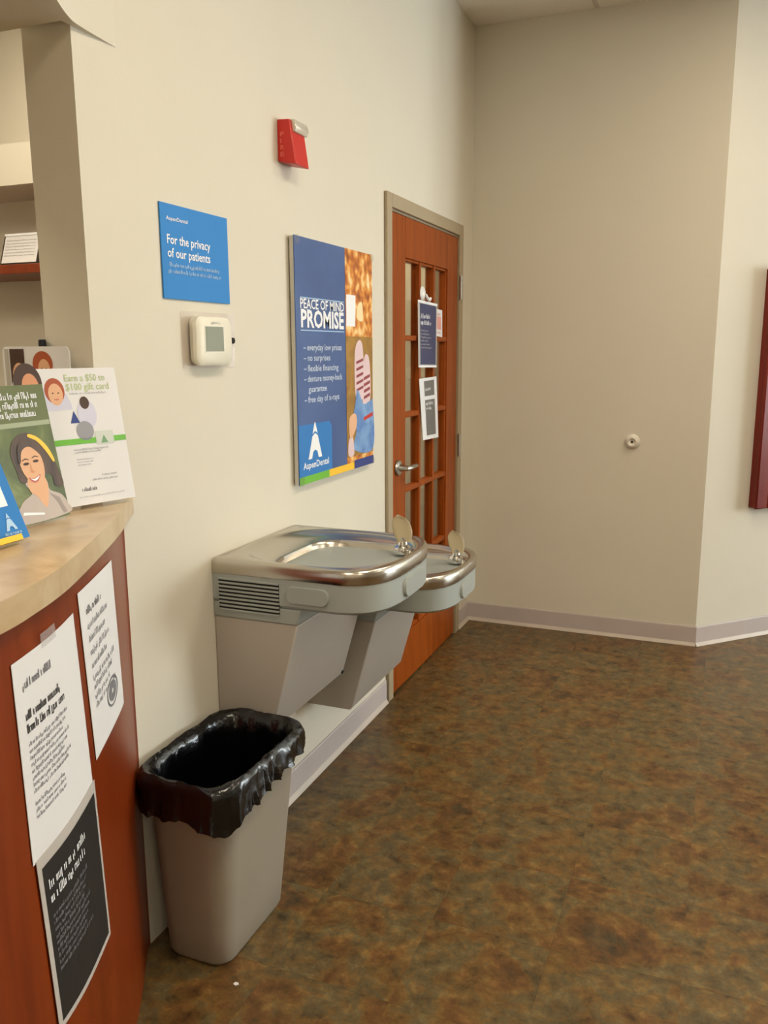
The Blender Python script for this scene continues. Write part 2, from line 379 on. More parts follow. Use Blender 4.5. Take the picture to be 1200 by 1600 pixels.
# curved bulkhead above the desk
sc = spline([(XW+0.0, 1.57), (-1.224, 1.446), (-1.212, 1.40), (-1.174, 1.326), (-1.09, 1.18), (-0.98, 0.98), (-0.90, 0.76), (-0.86, 0.5), (-0.85, 0.2), (-0.87, -0.2), (-0.95, -0.7), (-1.15, -1.2)], 8)
pts = [(p.x, p.y) for p in sc if p.y < 1.565]
pts = [(XW, 1.565)]+pts+[(-1.75, -1.2), (-1.75, 1.405), (XW, 1.405)]
pts = pts[::-1]
struct(obj('wall_soffit', MB().prism(pts, 2.077, ZC+0.01), PAINT, smooth=25))
# cove base
def cove(name, a, b, nrm):
    a, b, nrm = Vector(a), Vector(b), Vector(nrm).normalized(); e = empty(name); struct(e)
    f = lambda s_, u, z: tuple((a+nrm*u) if s_ == 0 else (b+nrm*u))[:2]+(z,)
    prof = [(0.0, 0.0), (0.007, 0.0), (0.0055, 0.014), (0.005, 0.094), (0.003, 0.10), (0.0, 0.10)]
    m = MB(); m.loft([[f(0, u+.0005, z) for u, z in prof], [f(1, u+.0005, z) for u, z in prof]], True, True); obj('base_strip', m, BASE, e)
    prof = [(0.004, 0.0), (0.016, 0.0005), (0.0155, 0.003), (0.009, 0.010), (0.0062, 0.018), (0.004, 0.018)]
    m = MB(); m.loft([[f(0, u, z+.0002) for u, z in prof], [f(1, u, z+.0002) for u, z in prof]], True, True); obj('base_toe', m, TOE, e, smooth=40)
cove('baseboard_left', (XW, 1.56, 0), (XW, DY0-0.058, 0), (1, 0, 0))
cove('baseboard_corner', (XW, DY1+0.058, 0), (XW, YB, 0), (1, 0, 0))
cove('baseboard_back', (XW+0.006, YB, 0), (cx0+0.004, YB, 0), (0, -1, 0))
cove('baseboard_angled', (cx0, cy0-0.003, 0), (cx1, cy1-0.003, 0), (1, -1, 0))

# ceiling lights (the room's lamps)
def lamp(x, y, watts, k):
    wx, wy = 0.60, 1.19
    t = thing('ceiling_light', ['recessed troffer light in the ceiling', ''][0]+' '+['over the fountains', 'over the desk front', 'behind the camera at the desk end', 'behind the camera at the window end', 'beside the windows', 'above the reception work area', 'above the reception shelf', 'in the room behind the door'][k], 'ceiling light', group='recessed ceiling lights')
    m = MB(); z0, z1 = ZC-0.006, ZC+0.011
    for a in ((x-wx/2, y-wy/2, x+wx/2, y-wy/2+.03), (x-wx/2, y+wy/2-.03, x+wx/2, y+wy/2), (x-wx/2, y-wy/2, x-wx/2+.03, y+wy/2), (x+wx/2-.03, y-wy/2, x+wx/2, y+wy/2)):
        m.box((a[0], a[1], z0), (a[2], a[3], z1))
    obj('frame', m, TBAR, t)
    box_obj('diffuser', (x-wx/2+.03, y-wy/2+.03, ZC+.002), (x+wx/2-.03, y+wy/2-.03, ZC+.010), emit_mat('lamp_diffuser_%d' % k, LAMP_COL, 3.0), t)
    ld = bpy.data.lights.new('lamp', 'AREA'); ld.shape = 'RECTANGLE'; ld.size = wx-.08; ld.size_y = wy-.08; ld.energy = watts; ld.color = LAMP_COL
    lo = bpy.data.objects.new('lamp', ld); COL.objects.link(lo); lo.location = (x, y, ZC-0.003); lo.parent = t
for k, (x, y, wv) in enumerate(LAMPS): lamp(x, y, wv, k)

# ------------------------------------------------------------------ door
d = struct(empty('door_1'))
fo, fp = 0.052, 0.014                           # frame face width, how far it stands proud
m = MB()
prof_y0, prof_y1, ztop = DY0-fo, DY1+fo, DZ+fo
m.box((XB-0.005, prof_y0, 0), (XW+fp, DY0, ztop)); m.box((XB-0.005, DY1, 0), (XW+fp, prof_y1, ztop)); m.box((XB-0.005, DY0, DZ), (XW+fp, DY1, ztop))
# shift inside the wall: the frame wraps the opening, so cut the part that would sit in the wall
m = MB()
for a, b in ((prof_y0, DY0), (DY1, prof_y1)): m.box((XW, a, 0), (XW+fp, b, ztop))
m.box((XW, DY0, DZ), (XW+fp, DY1, ztop))
obj('frame_casing', m, FRAMEM, d, bevel=0.003)
m = MB(); m.box((XB, DY0, 0), (XW, DY0+.008, DZ)); m.box((XB, DY1-.008, 0), (XW, DY1, DZ)); m.box((XB, DY0+.008, DZ-.008), (XW, DY1-.008, DZ))
obj('frame_jamb', m, FRAMEM, d)
LX1 = XW+0.004; LX0 = LX1-0.045                 # leaf faces
ly0, ly1, lz0, lz1 = DY0+.011, DY1-.011, 0.008, DZ-.012
gy0, gy1 = 3.285, 3.842; gz = [1.817-0.3175*k for k in range(6)]
box_obj('stile', (LX0, ly0, lz0), (LX1, gy0, lz1), WOOD, d, bevel=0.002); box_obj('stile', (LX0, gy1, lz0), (LX1, ly1, lz1), WOOD, d, bevel=0.002)
box_obj('top_rail', (LX0, gy0, gz[0]), (LX1, gy1, lz1), WOOD, d); box_obj('bottom_rail', (LX0, gy0, lz0), (LX1, gy1, gz[5]), WOOD, d)
mw = 0.022; pit = (gy1-gy0)/3
for k in (1, 2): box_obj('muntin', (LX0+.002, gy0+pit*k-mw/2, gz[5]), (LX1-.002, gy0+pit*k+mw/2, gz[0]), WOOD, d, bevel=0.003)
for j in range(1, 5):
    for k in range(3):
        box_obj('muntin', (LX0+.003, gy0+pit*k+(mw/2 if k else 0), gz[j]-mw/2), (LX1-.003, gy0+pit*(k+1)-(mw/2 if k < 2 else 0), gz[j]+mw/2), WOOD, d, bevel=0.003)
mo = MB()
for a, b in (((gy0, gy0+.012), (gz[5], gz[0])), ((gy1-.012, gy1), (gz[5], gz[0])), ((gy0+.012, gy1-.012), (gz[0]-.012, gz[0])), ((gy0+.012, gy1-.012), (gz[5], gz[5]+.012))):
    mo.box((LX0+.004, a[0], b[0]), (LX1-.006, a[1], b[1]))
obj('glazing_bead', mo, WOOD, d, bevel=0.003)
pane_me = MB().box((0, 0, 0), (0.004, pit-mw, gz[0]-gz[1]-mw)).mesh('pane', GLASS)
for j in range(5):
    for k in range(3):
        p = link('pane', pane_me, d); p.location = ((LX0+LX1)/2-.002, gy0+pit*k+mw/2, gz[j+1]+mw/2)
# lever handle
kz = 0.975; ky = 3.19
lv = obj('lever_rose', MB().lathe([(0.0, 0), (0.031, 0), (0.033, 0.004), (0.030, 0.011), (0.016, 0.014), (0.012, 0.03), (0.012, 0.052), (0.0, 0.053)], (LX1, ky, kz), (1, 0, 0)), NICKEL, d, smooth=40)
obj('lever_arm', MB().tube([(LX1+.042, ky-.006, kz), (LX1+.05, ky+.01, kz), (LX1+.052, ky+.05, kz+.001), (LX1+.05, ky+.095, kz), (LX1+.04, ky+.118, kz-.002)], [.011, .011, .009, .0085, .008], 12), NICKEL, lv, smooth=60)
for hz in (1.745, 0.985, 0.22):
    h = obj('hinge', MB().lathe([(0.0, 0), (0.0075, 0), (0.0075, 0.112), (0.0, 0.112)], (XW+fp+.004, DY1+.002, hz-.056), (0, 0, 1), 14), NICKEL, d, smooth=40)
    box_obj('hinge_leaf', (XW+fp, DY1+.004, hz-.054), (XW+fp+.002, DY1+.028, hz+.054), NICKEL, h)

# papers hanging on the door
XP = LX1+0.006
def door_sheet(corners):                        # TL, TR, BL, BR pixels on the door's plane
    return [hit(px, py, 0, XP) for px, py in corners]
class Quad:
    def __init__(s, c, w, h): s.tl, s.tr, s.bl, s.br = c; s.w, s.h = w, h; s.n = (s.br-s.bl).cross(s.tl-s.bl).normalized()
    def __call__(s, x, y, l=0.0):
        a, b = x/s.w, y/s.h; return (s.bl*(1-a)+s.br*a)*(1-b)+(s.tl*(1-a)+s.tr*a)*b+s.n*l
def sheet_body(q, m, name, parent=None, th=0.0014):
    mb = MB(); c = [q(0, 0, -th), q(q.w, 0, -th), q(q.w, q.h, -th), q(0, q.h, -th), q(0, 0), q(q.w, 0), q(q.w, q.h), q(0, q.h)]
    mb.add(c, [(3,2,1,0),(4,5,6,7),(0,1,5,4),(1,2,6,5),(2,3,7,6),(3,0,4,7)]); return obj(name, mb, m, parent)
NAVYS = mat('notice_navy', (46, 56, 100), rough=0.35); FRW = mat('sleeve_edge', (186, 184, 180), rough=0.4)
q = Quad(door_sheet([(653, 468), (683, 475), (654, 574), (682, 574)]), .235, .275)
t = thing('door_notice', 'navy printed notice in a pale sleeve hanging on the wooden door', 'notice')
sheet_body(q, FRW, 'sleeve', t)
rect(q, .022, .012, .222, .263, NAVYS, t)
rect(q, 0, .265, .235, .275, PWHITE, t, lift=.0009); rect(q, 0, 0, .235, .008, PWHITE, t, lift=.0009)
scribble(q, [(.03, .205, .12, .018), (.03, .178, .13, .018)], PWHITE, t, lift=.001)
scribble(q, [(.03, .15-.014*k, .09+.02*(k % 3), .008) for k in range(6)], INKL, t, lift=.001, seed=4)
q = Quad(door_sheet([(678, 481), (692, 485), (679, 524), (692, 527)]), .13, .115)
t = thing('door_card', 'small white card with pink print behind the navy door notice', 'card')
q0 = Quad([p-Vector((.003, 0, 0)) for p in (q.tl, q.tr, q.bl, q.br)], .13, .115)
sheet_body(q0, WHITE, 'card', t, .001); PINK = mat('pink_print', (222, 158, 152), rough=.6)
rect(q0, .02, .03, .11, .085, PINK, t); scribble(q0, [(.025, .09, .08, .012), (.03, .012, .07, .01)], PINK, t)
q = Quad(door_sheet([(655, 592), (682, 588), (661, 688), (685, 683)]), .24, .275)
t = thing('door_flyer', 'tilted white notice with dark grey block taped below the navy notice', 'notice')
sheet_body(q, WHITE, 'sheet', t); DG = mat('charcoal_print', (108, 104, 98), rough=.6)
rect(q, .06, .195, .2, .262, DG, t); rect(q, .06, .018, .2, .178, DG, t)
scribble(q, [(.07, .22, .08, .012), (.07, .155, .11, .014), (.07, .135, .08, .012)], PWHITE, t); scribble(q, [(.07, .11-.013*k, .11, .007) for k in range(7)], INKG, t, seed=9)
t = thing('suction_hook', 'small white hook on the door glass above the navy notice', 'hook')
hp = hit(662, 462, 0, XP)
obj('cup', MB().lathe([(0, -.006), (.03, -.005), (.026, .0), (.012, .006), (0, .007)], hp+Vector((-.001, 0, .01)), (1, 0, 0)), mat('hook_white', (232, 232, 230), rough=.3), t, smooth=50)
obj('hook', MB().tube([hp+Vector((.006, .008, .005)), hp+Vector((.012, .02, -.012)), hp+Vector((.014, .035, -.02)), hp+Vector((.016, .045, -.008))], .006), MATS['hook_white'], t, smooth=60)

# door bumper on the back wall
bp_ = hit(988, 690, 1, YB)
t = thing('door_stop', 'round white door bumper on the tan back wall', 'door stop')
obj('flange', MB().lathe([(0, 0), (.036, 0), (.038, .004), (.034, .012), (.026, .022), (.020, .026), (.013, .022), (.010, .016), (0, .015)], (bp_.x, YB, bp_.z), (0, -1, 0)), RUBBERW, t, smooth=40)
obj('screw', MB().lathe([(0, .0152), (.006, .0152), (.005, .019), (0, .0195)], (bp_.x, YB, bp_.z), (0, -1, 0), 14), DARK, t)

# framed cherry panel on the angled wall
e1 = Vector((1, 1, 0)).normalized(); en = Vector((1, -1, 0)).normalized(); base = Vector((cx0, cy0, 0))
s0 = (Vector((0.127, 4.446, 0))-base).dot(e1)+.012; pz0, pz1 = 0.676, 1.82; pw = 0.80
PF = lambda s_, z, u: base+e1*s_+en*u+Vector((0, 0, z))
t = thing('wall_cabinet', 'dark red wooden framed panel cabinet on the angled wall', 'cabinet')
def pbox(name, a0, a1, z0, z1, u0, u1, m, par, bevel=0):
    mb = MB(); mb.add([PF(a0,z0,u0),PF(a1,z0,u0),PF(a1,z1,u0),PF(a0,z1,u0),PF(a0,z0,u1),PF(a1,z0,u1),PF(a1,z1,u1),PF(a0,z1,u1)], [(3,2,1,0),(4,5,6,7),(0,1,5,4),(1,2,6,5),(2,3,7,6),(3,0,4,7)])
    return obj(name, mb, m, par, bevel=bevel)
pbox('case', s0+.004, s0+pw-.004, pz0+.004, pz1-.004, .0005, .03, REDW, t)
fw = .075
pbox('stile', s0, s0+fw, pz0, pz1, .03, .052, REDW, t, .006); pbox('stile', s0+pw-fw, s0+pw, pz0, pz1, .03, .052, REDW, t, .006)
pbox('rail', s0+fw, s0+pw-fw, pz0, pz0+fw, .03, .052, REDW, t, .006); pbox('rail', s0+fw, s0+pw-fw, pz1-fw, pz1, .03, .052, REDW, t, .006)
pbox('panel', s0+fw+.03, s0+pw-fw-.03, pz0+fw+.03, pz1-fw-.03, .03, .040, REDW, t, .006)

# ------------------------------------------------------------------ reception desk
KZ = 1.130; KT = 0.042
edge = spline([(-1.236, 1.530), (-1.198, 1.463), (-1.115, 1.331), (-1.0185, 1.157), (-0.926, 0.978), (-0.88, 0.861), (-0.856, 0.775), (-0.828, 0.6), (-0.815, 0.35), (-0.83, 0.05), (-0.88, -0.25), (-1.0, -0.55), (-1.2, -0.8)], 8)
def offset(poly_, d_):
    out = []
    for i, p in enumerate(poly_):
        tng = (poly_[min(i+1, len(poly_)-1)]-poly_[max(i-1, 0)]).normalized(); n_ = Vector((tng.y, -tng.x))   # towards the staff side
        out.append(p+n_*d_)
    return out
pan = offset(edge, 0.022)
inner = [p for p in offset(edge, 0.42) if p.y < 1.40]
def plan(front, back, ymax):
    f_ = [(p.x, p.y) for p in front]; b_ = [(p.x, p.y) for p in back]
    pts_ = f_+b_[::-1]
    return pts_
ptsC = [(XW+0.0005, 1.530)]+[(max(p.x, XW+.0005), p.y) for p in edge[1:]]+[(p.x, p.y) for p in inner[::-1]]+[(-1.58, 1.424), (XW+0.0005, 1.424)]
t = thing('reception_desk', 'curved cherry wood reception desk with a beige stone-look counter', 'desk')
obj('countertop', MB().prism(ptsC[::-1], KZ-KT, KZ), COUNTER, t, bevel=0.005, bseg=3)
pan_in = [p for p in offset(edge, 0.16) if p.y < 1.36]
fr = [p for p in pan if p.x > XW+.002]
yend = fr[0].y
ptsP = [(XW+0.0005, yend+0.01)]+[(p.x, p.y) for p in fr]+[(p.x, p.y) for p in pan_in[::-1]]+[(-1.36, 1.424), (XW+0.0005, 1.424)]
obj('front_panel', MB().prism(ptsP[::-1], 0.0, KZ-KT), DESKW, t, smooth=30)

# the panel's surface, for the papers taped to it
PN = [Vector((p.x, p.y)) for p in fr]; SL = [0.0]
for i in range(1, len(PN)): SL.append(SL[-1]+(PN[i]-PN[i-1]).length)
def pan_pt(s_, z, l=0.0):
    s_ = max(0.0, min(SL[-1]-1e-6, s_))
    for i in range(len(SL)-1):
        if SL[i+1] >= s_: break
    k_ = (s_-SL[i])/(SL[i+1]-SL[i])
    tan = lambda j: (PN[min(j+1, len(PN)-1)]-PN[max(j-1, 0)]).normalized()
    tg = (tan(i)*(1-k_)+tan(i+1)*k_).normalized(); p = PN[i].lerp(PN[i+1], k_)
    p = p+Vector((-tg.y, tg.x))*l
    return Vector((p.x, p.y, z))
def pan_hit(px, py):
    d_ = ray(px, py); best = None
    for i in range(len(PN)-1):
        a, b = PN[i], PN[i+1]; ab = b-a
        det = d_.x*(-ab.y)-d_.y*(-ab.x)
        if abs(det) < 1e-9: continue
        rx, ry = a.x-CAM.x, a.y-CAM.y
        tt = (rx*(-ab.y)-ry*(-ab.x))/det; uu = (d_.x*ry-d_.y*rx)/det
        if tt > 0 and -1e-6 <= uu <= 1+1e-6 and (best is None or tt < best[0]): best = (tt, SL[i]+uu*ab.length)
    return best[1], (CAM+d_*best[0]).z
class PanelSheet:                               # note: s runs from the wall towards the camera, so "right" is smaller s
    def __init__(s, tl, tr, bl, br, w, h, lift=0.0022):
        s.c = [pan_hit(*p) for p in (tl, tr, bl, br)]; s.w, s.h, s.l0 = w, h, lift
    def __call__(s, x, y, l=0.0):
        a, b = x/s.w, y/s.h; tl, tr, bl, br = s.c
        f_ = lambda k: (bl[k]*(1-a)+br[k]*a)*(1-b)+(tl[k]*(1-a)+tr[k]*a)*b
        return pan_pt(f_(0), f_(1), s.l0+l)
def panel_sheet(q, m, parent, n=14):
    mb = MB(); k1 = n+1
    for l_ in (0.0, -0.0008):
        for j in range(k1):
            for i in range(k1): mb.v.append(q(q.w*i/n, q.h*j/n, l_))
    o2 = k1*k1
    for j in range(n):
        for i in range(n):
            a_ = j*k1+i; mb.f.append((a_, a_+1, a_+k1+1, a_+k1)); mb.f.append((o2+a_+k1, o2+a_+k1+1, o2+a_+1, o2+a_))
    rim = [i for i in range(n)]+[j*k1+n for j in range(n)]+[n*k1+n-i for i in range(n)]+[(n-j)*k1 for j in range(n)]
    for i in range(len(rim)): a_, b_ = rim[i], rim[(i+1) % len(rim)]; mb.f.append((a_, o2+a_, o2+b_, b_))
    return obj('sheet', mb, m, parent)
q = PanelSheet((15, 1040), (112, 958), (50, 1354), (143, 1224), .216, .279)
t = thing('paper_notice', 'long white typed notice taped to the desk above the black sheet', 'notice')
panel_sheet(q, WHITE, t)
scribble(q, [(.02, .238, .085, .012)], INKG, t, seed=2); scribble(q, [(.02, .196, .11, .0125), (.02, .178, .115, .0125)], INK, t, seed=3)
scribble(q, [(.02, .160-.0095*k, .12-.01*(k % 3), .006) for k in range(8)]+[(.02, .076-.0095*k, .09, .006) for k in range(3)], INKG, t, seed=5)
TAPE = clear_mat('tape', (0.93, 0.92, 0.92), alpha=0.22)
poly(q, [(.08, .272), (.13, .292)], TAPE, t, 'tape', .0008, sub=4)
q = PanelSheet((119, 928), (172, 875), (149, 1188), (192, 1098), .216, .279)
t = thing('paper_notice', 'white notice with a round stamp near the wall end of the desk', 'notice')
panel_sheet(q, WHITE, t)
scribble(q, [(.03, .236, .09, .012)], INK, t, seed=12); scribble(q, [(.03, .212-.022*k, .12-.02*(k % 2), .011) for k in range(4)]+[(.03, .125-.016*k, .14-.02*(k % 3), .010) for k in range(4)], INKG, t, seed=13)
mb = MB()
for r0, r1 in ((.036, .031), (.024, .006)):
    n = 28; o_ = len(mb.v)
    for k in range(n):
        a = 2*math.pi*k/n
        for r in (r0, r1): mb.v.append(q(.135+r*math.cos(a)*1.1, .062+r*.72*math.sin(a), .0008))
    for k in range(n): mb.f.append((o_+2*k, o_+2*((k+1) % n), o_+2*((k+1) % n)+1, o_+2*k+1))
me = bpy.data.meshes.new('stamp'); me.from_pydata([tuple(p) for p in mb.v], [], mb.f); me.materials.append(INKG); link('stamp', me, t)
q = PanelSheet((53, 1348), (144, 1218), (91, 1612), (170, 1459), .216, .279, 0.0036)
t = thing('paper_notice', 'black printed sheet with a white border low on the desk', 'notice')
panel_sheet(q, mat('sheet_border', (190, 184, 178), rough=.6), t)
poly(q, [(.010, .010), (.206, .262)], BLACKP, t, 'black_block', .0006, sub=8)
scribble(q, [(.02, .222, .13, .015), (.02, .200, .12, .015)], PWHITE, t, lift=.0012, seed=21)
scribble(q, [(.02, .176-.011*k, .12-.008*(k % 4), .007) for k in range(9)], INKG, t, lift=.0012, seed=22)

# ------------------------------------------------------------------ cards on the counter
def stand(BRpx, TRpx, z, deg, w):                 # a card standing on the counter; deg: direction of its foot line in plan
    br = hit(*BRpx, 2, z); e = Vector((math.cos(math.radians(deg)), math.sin(math.radians(deg)), 0))
    d_ = ray(*TRpx); tt = (br-CAM).dot(e)/d_.dot(e); tr = CAM+d_*tt
    return Flat(br-e*w, e, tr-br, w, (tr-br).length)
def slab(q, m, name, parent, th, x0=0, x1=None, y0=0, y1=None, lift=0.0, r=0.0, bevel=0):
    x1 = q.w if x1 is None else x1; y1 = q.h if y1 is None else y1
    pts_ = rrect(x0, x1, y0, y1, r) if r else [(x0, y0), (x1, y0), (x1, y1), (x0, y1)]
    return obj(name, MB().prism(pts_, lift-th, lift, q), m, parent, bevel=bevel)
def easel(q, parent, depth=0.06):                # clear holder: back plate and a foot lying on the counter
    slab(q, ACRYL, 'holder_back', parent, .003, lift=-.0022, y0=0.004)
    f0 = q(0.01, 0); f1 = q(q.w-.01, 0); n_ = Vector((q.n.x, q.n.y, 0)).normalized()
    a, b = f0.copy(), f1.copy(); a.z = b.z = KZ+.0005
    mb = MB(); up = Vector((0, 0, .003)); bk = -n_*depth
    mb.add([a, b, b+bk, a+bk, a+up, b+up, b+bk+up, a+bk+up], [(3,2,1,0),(4,5,6,7),(0,1,5,4),(1,2,6,5),(2,3,7,6),(3,0,4,7)])
    obj('holder_foot', mb, ACRYL, parent)
# white flyer with the green band
q = stand((212, 776), (178, 574), KZ+.010, 75, .216)
t = thing('counter_flyer', 'tall white flyer with a green band in a clear holder at the counter end', 'flyer')
slab(q, WHITE, 'sheet', t, .002); easel(q, t)
W_, H_ = q.w, q.h
LG = mat('pale_green_print', (186, 200, 150), rough=.6); SKIN = mat('skin_print', (226, 176, 138), rough=.6); SKIN2 = mat('skin_shade_print', (214, 150, 110), rough=.6)
HAIRR = mat('auburn_print', (172, 82, 44), rough=.6); HAIRD = mat('dark_brown_print', (70, 46, 34), rough=.6); LAV = mat('lavender_print', (206, 206, 226), rough=.6); GREYP = mat('grey_print', (150, 152, 160), rough=.6)
rect(q, 0, H_*.445, W_, H_*.487, GREEN, t)
text(q, 'Earn a $50 to', W_*.43, H_*.905, .020, LG, t, width=W_*.44, bold=.01); text(q, '$100 gift card', W_*.43, H_*.84, .020, LG, t, width=W_*.47, bold=.01)
scribble(q, [(W_*.46, H_*.81, W_*.4, .004)], INKL, t, seed=31)
poly(q, ell(W_*.31, H_*.84, .022, .026), HAIRR, t, lift=.0005); poly(q, ell(W_*.315, H_*.815, .016, .022), SKIN, t, lift=.0008); poly(q, ell(W_*.28, H_*.70, .04, .05, n=20, a0=0, a1=180), LAV, t, lift=.0004)
poly(q, ell(W_*.06, H_*.90, .030, .040), HAIRD, t, lift=.0005); poly(q, ell(W_*.08, H_*.87, .018, .028), SKIN2, t, lift=.0008)
poly(q, [(W_*.42, H_*.60), (W_*.52, H_*.60), (W_*.47, H_*.69)], NAVY, t); poly(q, ell(W_*.60, H_*.745, .011, .013), HAIRD, t); poly(q, ell(W_*.61, H_*.66, .022, .03), LAV, t, lift=.0005); poly(q, ell(W_*.56, H_*.54, .02, .02), GREYP, t)
rect(q, W_*.66, H_*.43, W_*.86, H_*.53, mat('thumb_print', (206, 214, 206), rough=.6), t, lift=.0009); poly(q, [(W_*.71, H_*.44), (W_*.79, H_*.44), (W_*.75, H_*.50)], mat('thumb_green', (120, 160, 120), rough=.6), t, lift=.0012)
scribble(q, [(W_*.40, H_*.40, W_*.4, .004), (W_*.4, H_*.38, W_*.3, .004), (W_*.66, H_*.20, W_*.17, .004), (W_*.55, H_*.17, W_*.28, .004), (W_*.42, H_*.33, W_*.18, .003), (W_*.42, H_*.31, W_*.18, .003), (W_*.42, H_*.29, W_*.14, .003), (W_*.38, H_*.055, W_*.5, .003)], INKL, t, seed=33)
scribble(q, [(W_*.42, H_*.10, W_*.17, .008)], INKG, t, seed=34)
def tiny_face(q, cx, cy, rx, ry, par, lift):      # eyes and a mouth on a printed portrait
    for sx in (-1, 1): poly(q, ell(cx+sx*rx*.38, cy+ry*.12, rx*.13, ry*.06, n=10), HAIRD, par, 'print', lift)
    poly(q, ell(cx, cy-ry*.42, rx*.34, ry*.12, n=12, a0=180, a1=360), mat('lip_print', (196, 104, 92), rough=.5), par, 'print', lift)
tiny_face(q, W_*.315, H_*.815, .016, .022, t, .0011); tiny_face(q, W_*.08, H_*.87, .018, .028, t, .0011)
# taller card standing behind the flyer, against the end of the wall
cr_ = hit(107, 541, 1, 1.408); cl_ = hit(3, 541, 1, 1.404)
qb = Flat((cl_.x, cl_.y, KZ+.004), (cr_.x-cl_.x, cr_.y-cl_.y, 0), (0, 0, 1), (Vector((cr_.x, cr_.y))-Vector((cl_.x, cl_.y))).length, cr_.z-KZ-.004)
t = thing('counter_card', 'white photo card with a rounded corner standing behind the white flyer', 'card')
slab(qb, WHITE, 'sheet', t, .003, r=.012)
slab(qb, ACRYL, 'foot', t, .004, x0=.01, x1=qb.w*.5, y0=-.0035, y1=.004, lift=.005)
W_, H_ = qb.w, qb.h
rect(qb, W_*.03, H_*.55, W_*.09, H_*.985, mat('grey_strip', (180, 176, 164), rough=.6), t)
rect(qb, W_*.11, H_*.55, W_*.33, H_*.985, HAIRD, t); poly(qb, ell(W_*.24, H_*.82, W_*.10, H_*.075), SKIN, t, lift=.0009); poly(qb, ell(W_*.17, H_*.72, W_*.06, H_*.07), PWHITE, t, lift=.0009)
poly(qb, ell(W_*.60, H_*.885, W_*.15, H_*.085), HAIRR, t, lift=.0007); poly(qb, ell(W_*.62, H_*.85, W_*.09, H_*.07), SKIN, t, lift=.001); tiny_face(qb, W_*.62, H_*.85, W_*.09, H_*.07, t, .0014); tiny_face(qb, W_*.24, H_*.82, W_*.10, H_*.075, t, .0012); poly(qb, ell(W_*.60, H_*.70, W_*.18, H_*.08), LAV, t, lift=.0012)
# brochure with a portrait
q = stand((110, 804), (65, 600), KZ+.006, 93, .17)
t = thing('counter_brochure', 'green brochure with a smiling woman in a yellow headband on the counter', 'brochure')
FOL = ramp_mat('foliage_print', [(0.3, (62, 76, 30)), (0.55, (96, 108, 48)), (0.75, (150, 158, 96))], 10, detail=3, rough=.45, distort=.5)
slab(q, FOL, 'sheet', t, .003); easel(q, t, .05)
W_, H_ = q.w, q.h
X_ = lambda px: W_*(1-(1-px))                     # fractions of the width, 1 at the right edge
rect(q, 0, H_*.735, W_, H_, mat('olive_print', (92, 100, 44), rough=.45), t, lift=.0004)
scribble(q, [(W_*.25, H_*(.90-.065*k), W_*(.62-.07*(k == 2)), .0125) for k in range(3)], PWHITE, t, lift=.0009, seed=41)
rect(q, W_*.2, H_*.70, W_*.985, H_*.735, mat('sage_print', (156, 166, 136), rough=.5), t, lift=.0008)
SH = lambda pts_: [(W_*a, H_*b) for a, b in pts_]
def smooth_poly(pts_, per=6):
    P = [Vector(p) for p in pts_]; n = len(P); out = []
    for i in range(n):
        a, b, c, e_ = P[i-1], P[i], P[(i+1) % n], P[(i+2) % n]
        for k in range(per):
            u = k/per; v_ = 0.5*((2*b)+(c-a)*u+(2*a-5*b+4*c-e_)*u*u+(3*b-a-3*c+e_)*u**3); out.append((v_.x, v_.y))
    return out
HAIRB = ramp_mat('brown_hair_print', [(0.3, (52, 38, 30)), (0.7, (104, 78, 60))], 30, rough=.5, stretch=(1, 1, .3))
SHIRT = mat('mauve_shirt_print', (190, 178, 172), rough=.6); SHIRT2 = mat('shirt_fold_print', (158, 146, 142), rough=.6)
poly(q, smooth_poly(SH([(.30, .54), (.42, .635), (.60, .655), (.78, .60), (.90, .48), (.99, .30), (.985, .23), (.86, .24), (.80, .34), (.40, .30), (.33, .40)])), HAIRB, t, lift=.0007)
poly(q, smooth_poly(SH([(.62, .645), (.74, .615), (.86, .54), (.93, .44), (.905, .42), (.83, .50), (.72, .585), (.60, .625)])), YELLOW, t, lift=.0012)
poly(q, smooth_poly(SH([(.42, .30), (.48, .22), (.30, .16), (.20, .02), (.985, .02), (.99, .10), (.92, .17), (.76, .22), (.72, .30)])), SHIRT, t, lift=.0009)
poly(q, smooth_poly(SH([(.47, .33), (.70, .33), (.74, .23), (.66, .10), (.55, .19), (.46, .24)])), SKIN, t, lift=.0011)
poly(q, smooth_poly(SH([(.40, .50), (.44, .56), (.58, .58), (.70, .52), (.745, .42), (.72, .32), (.63, .255), (.54, .265), (.44, .35), (.40, .42)])), SKIN, t, lift=.0014)
poly(q, smooth_poly(SH([(.38, .46), (.42, .57), (.56, .60), (.70, .55), (.76, .44), (.70, .50), (.58, .555), (.46, .53), (.41, .45)])), HAIRB, t, lift=.0017)
for ex_, ey_ in ((.485, .435), (.635, .445)): poly(q, [(W_*a, H_*b) for a, b in [(ex_+.045*math.cos(k/14*6.283), ey_+.010*math.sin(k/14*6.283)) for k in range(14)]], HAIRD, t, lift=.0018)
for ex_, ey_ in ((.485, .462), (.635, .472)): poly(q, SH([(ex_-.055, ey_-.005), (ex_, ey_+.006), (ex_+.055, ey_-.003), (ex_+.05, ey_+.003), (ex_, ey_+.014), (ex_-.05, ey_+.002)]), HAIRD, t, lift=.0018)
poly(q, SH([(.545, .44), (.565, .38), (.60, .372), (.555, .362), (.525, .372)]), SKIN2, t, lift=.0018)
poly(q, smooth_poly(SH([(.48, .335), (.56, .325), (.66, .345), (.61, .300), (.555, .292), (.51, .305)])), mat('lip_print', (196, 104, 92), rough=.5), t, lift=.0018)
poly(q, smooth_poly(SH([(.50, .328), (.56, .32), (.64, .336), (.60, .312), (.555, .306)])), PWHITE, t, lift=.0021)
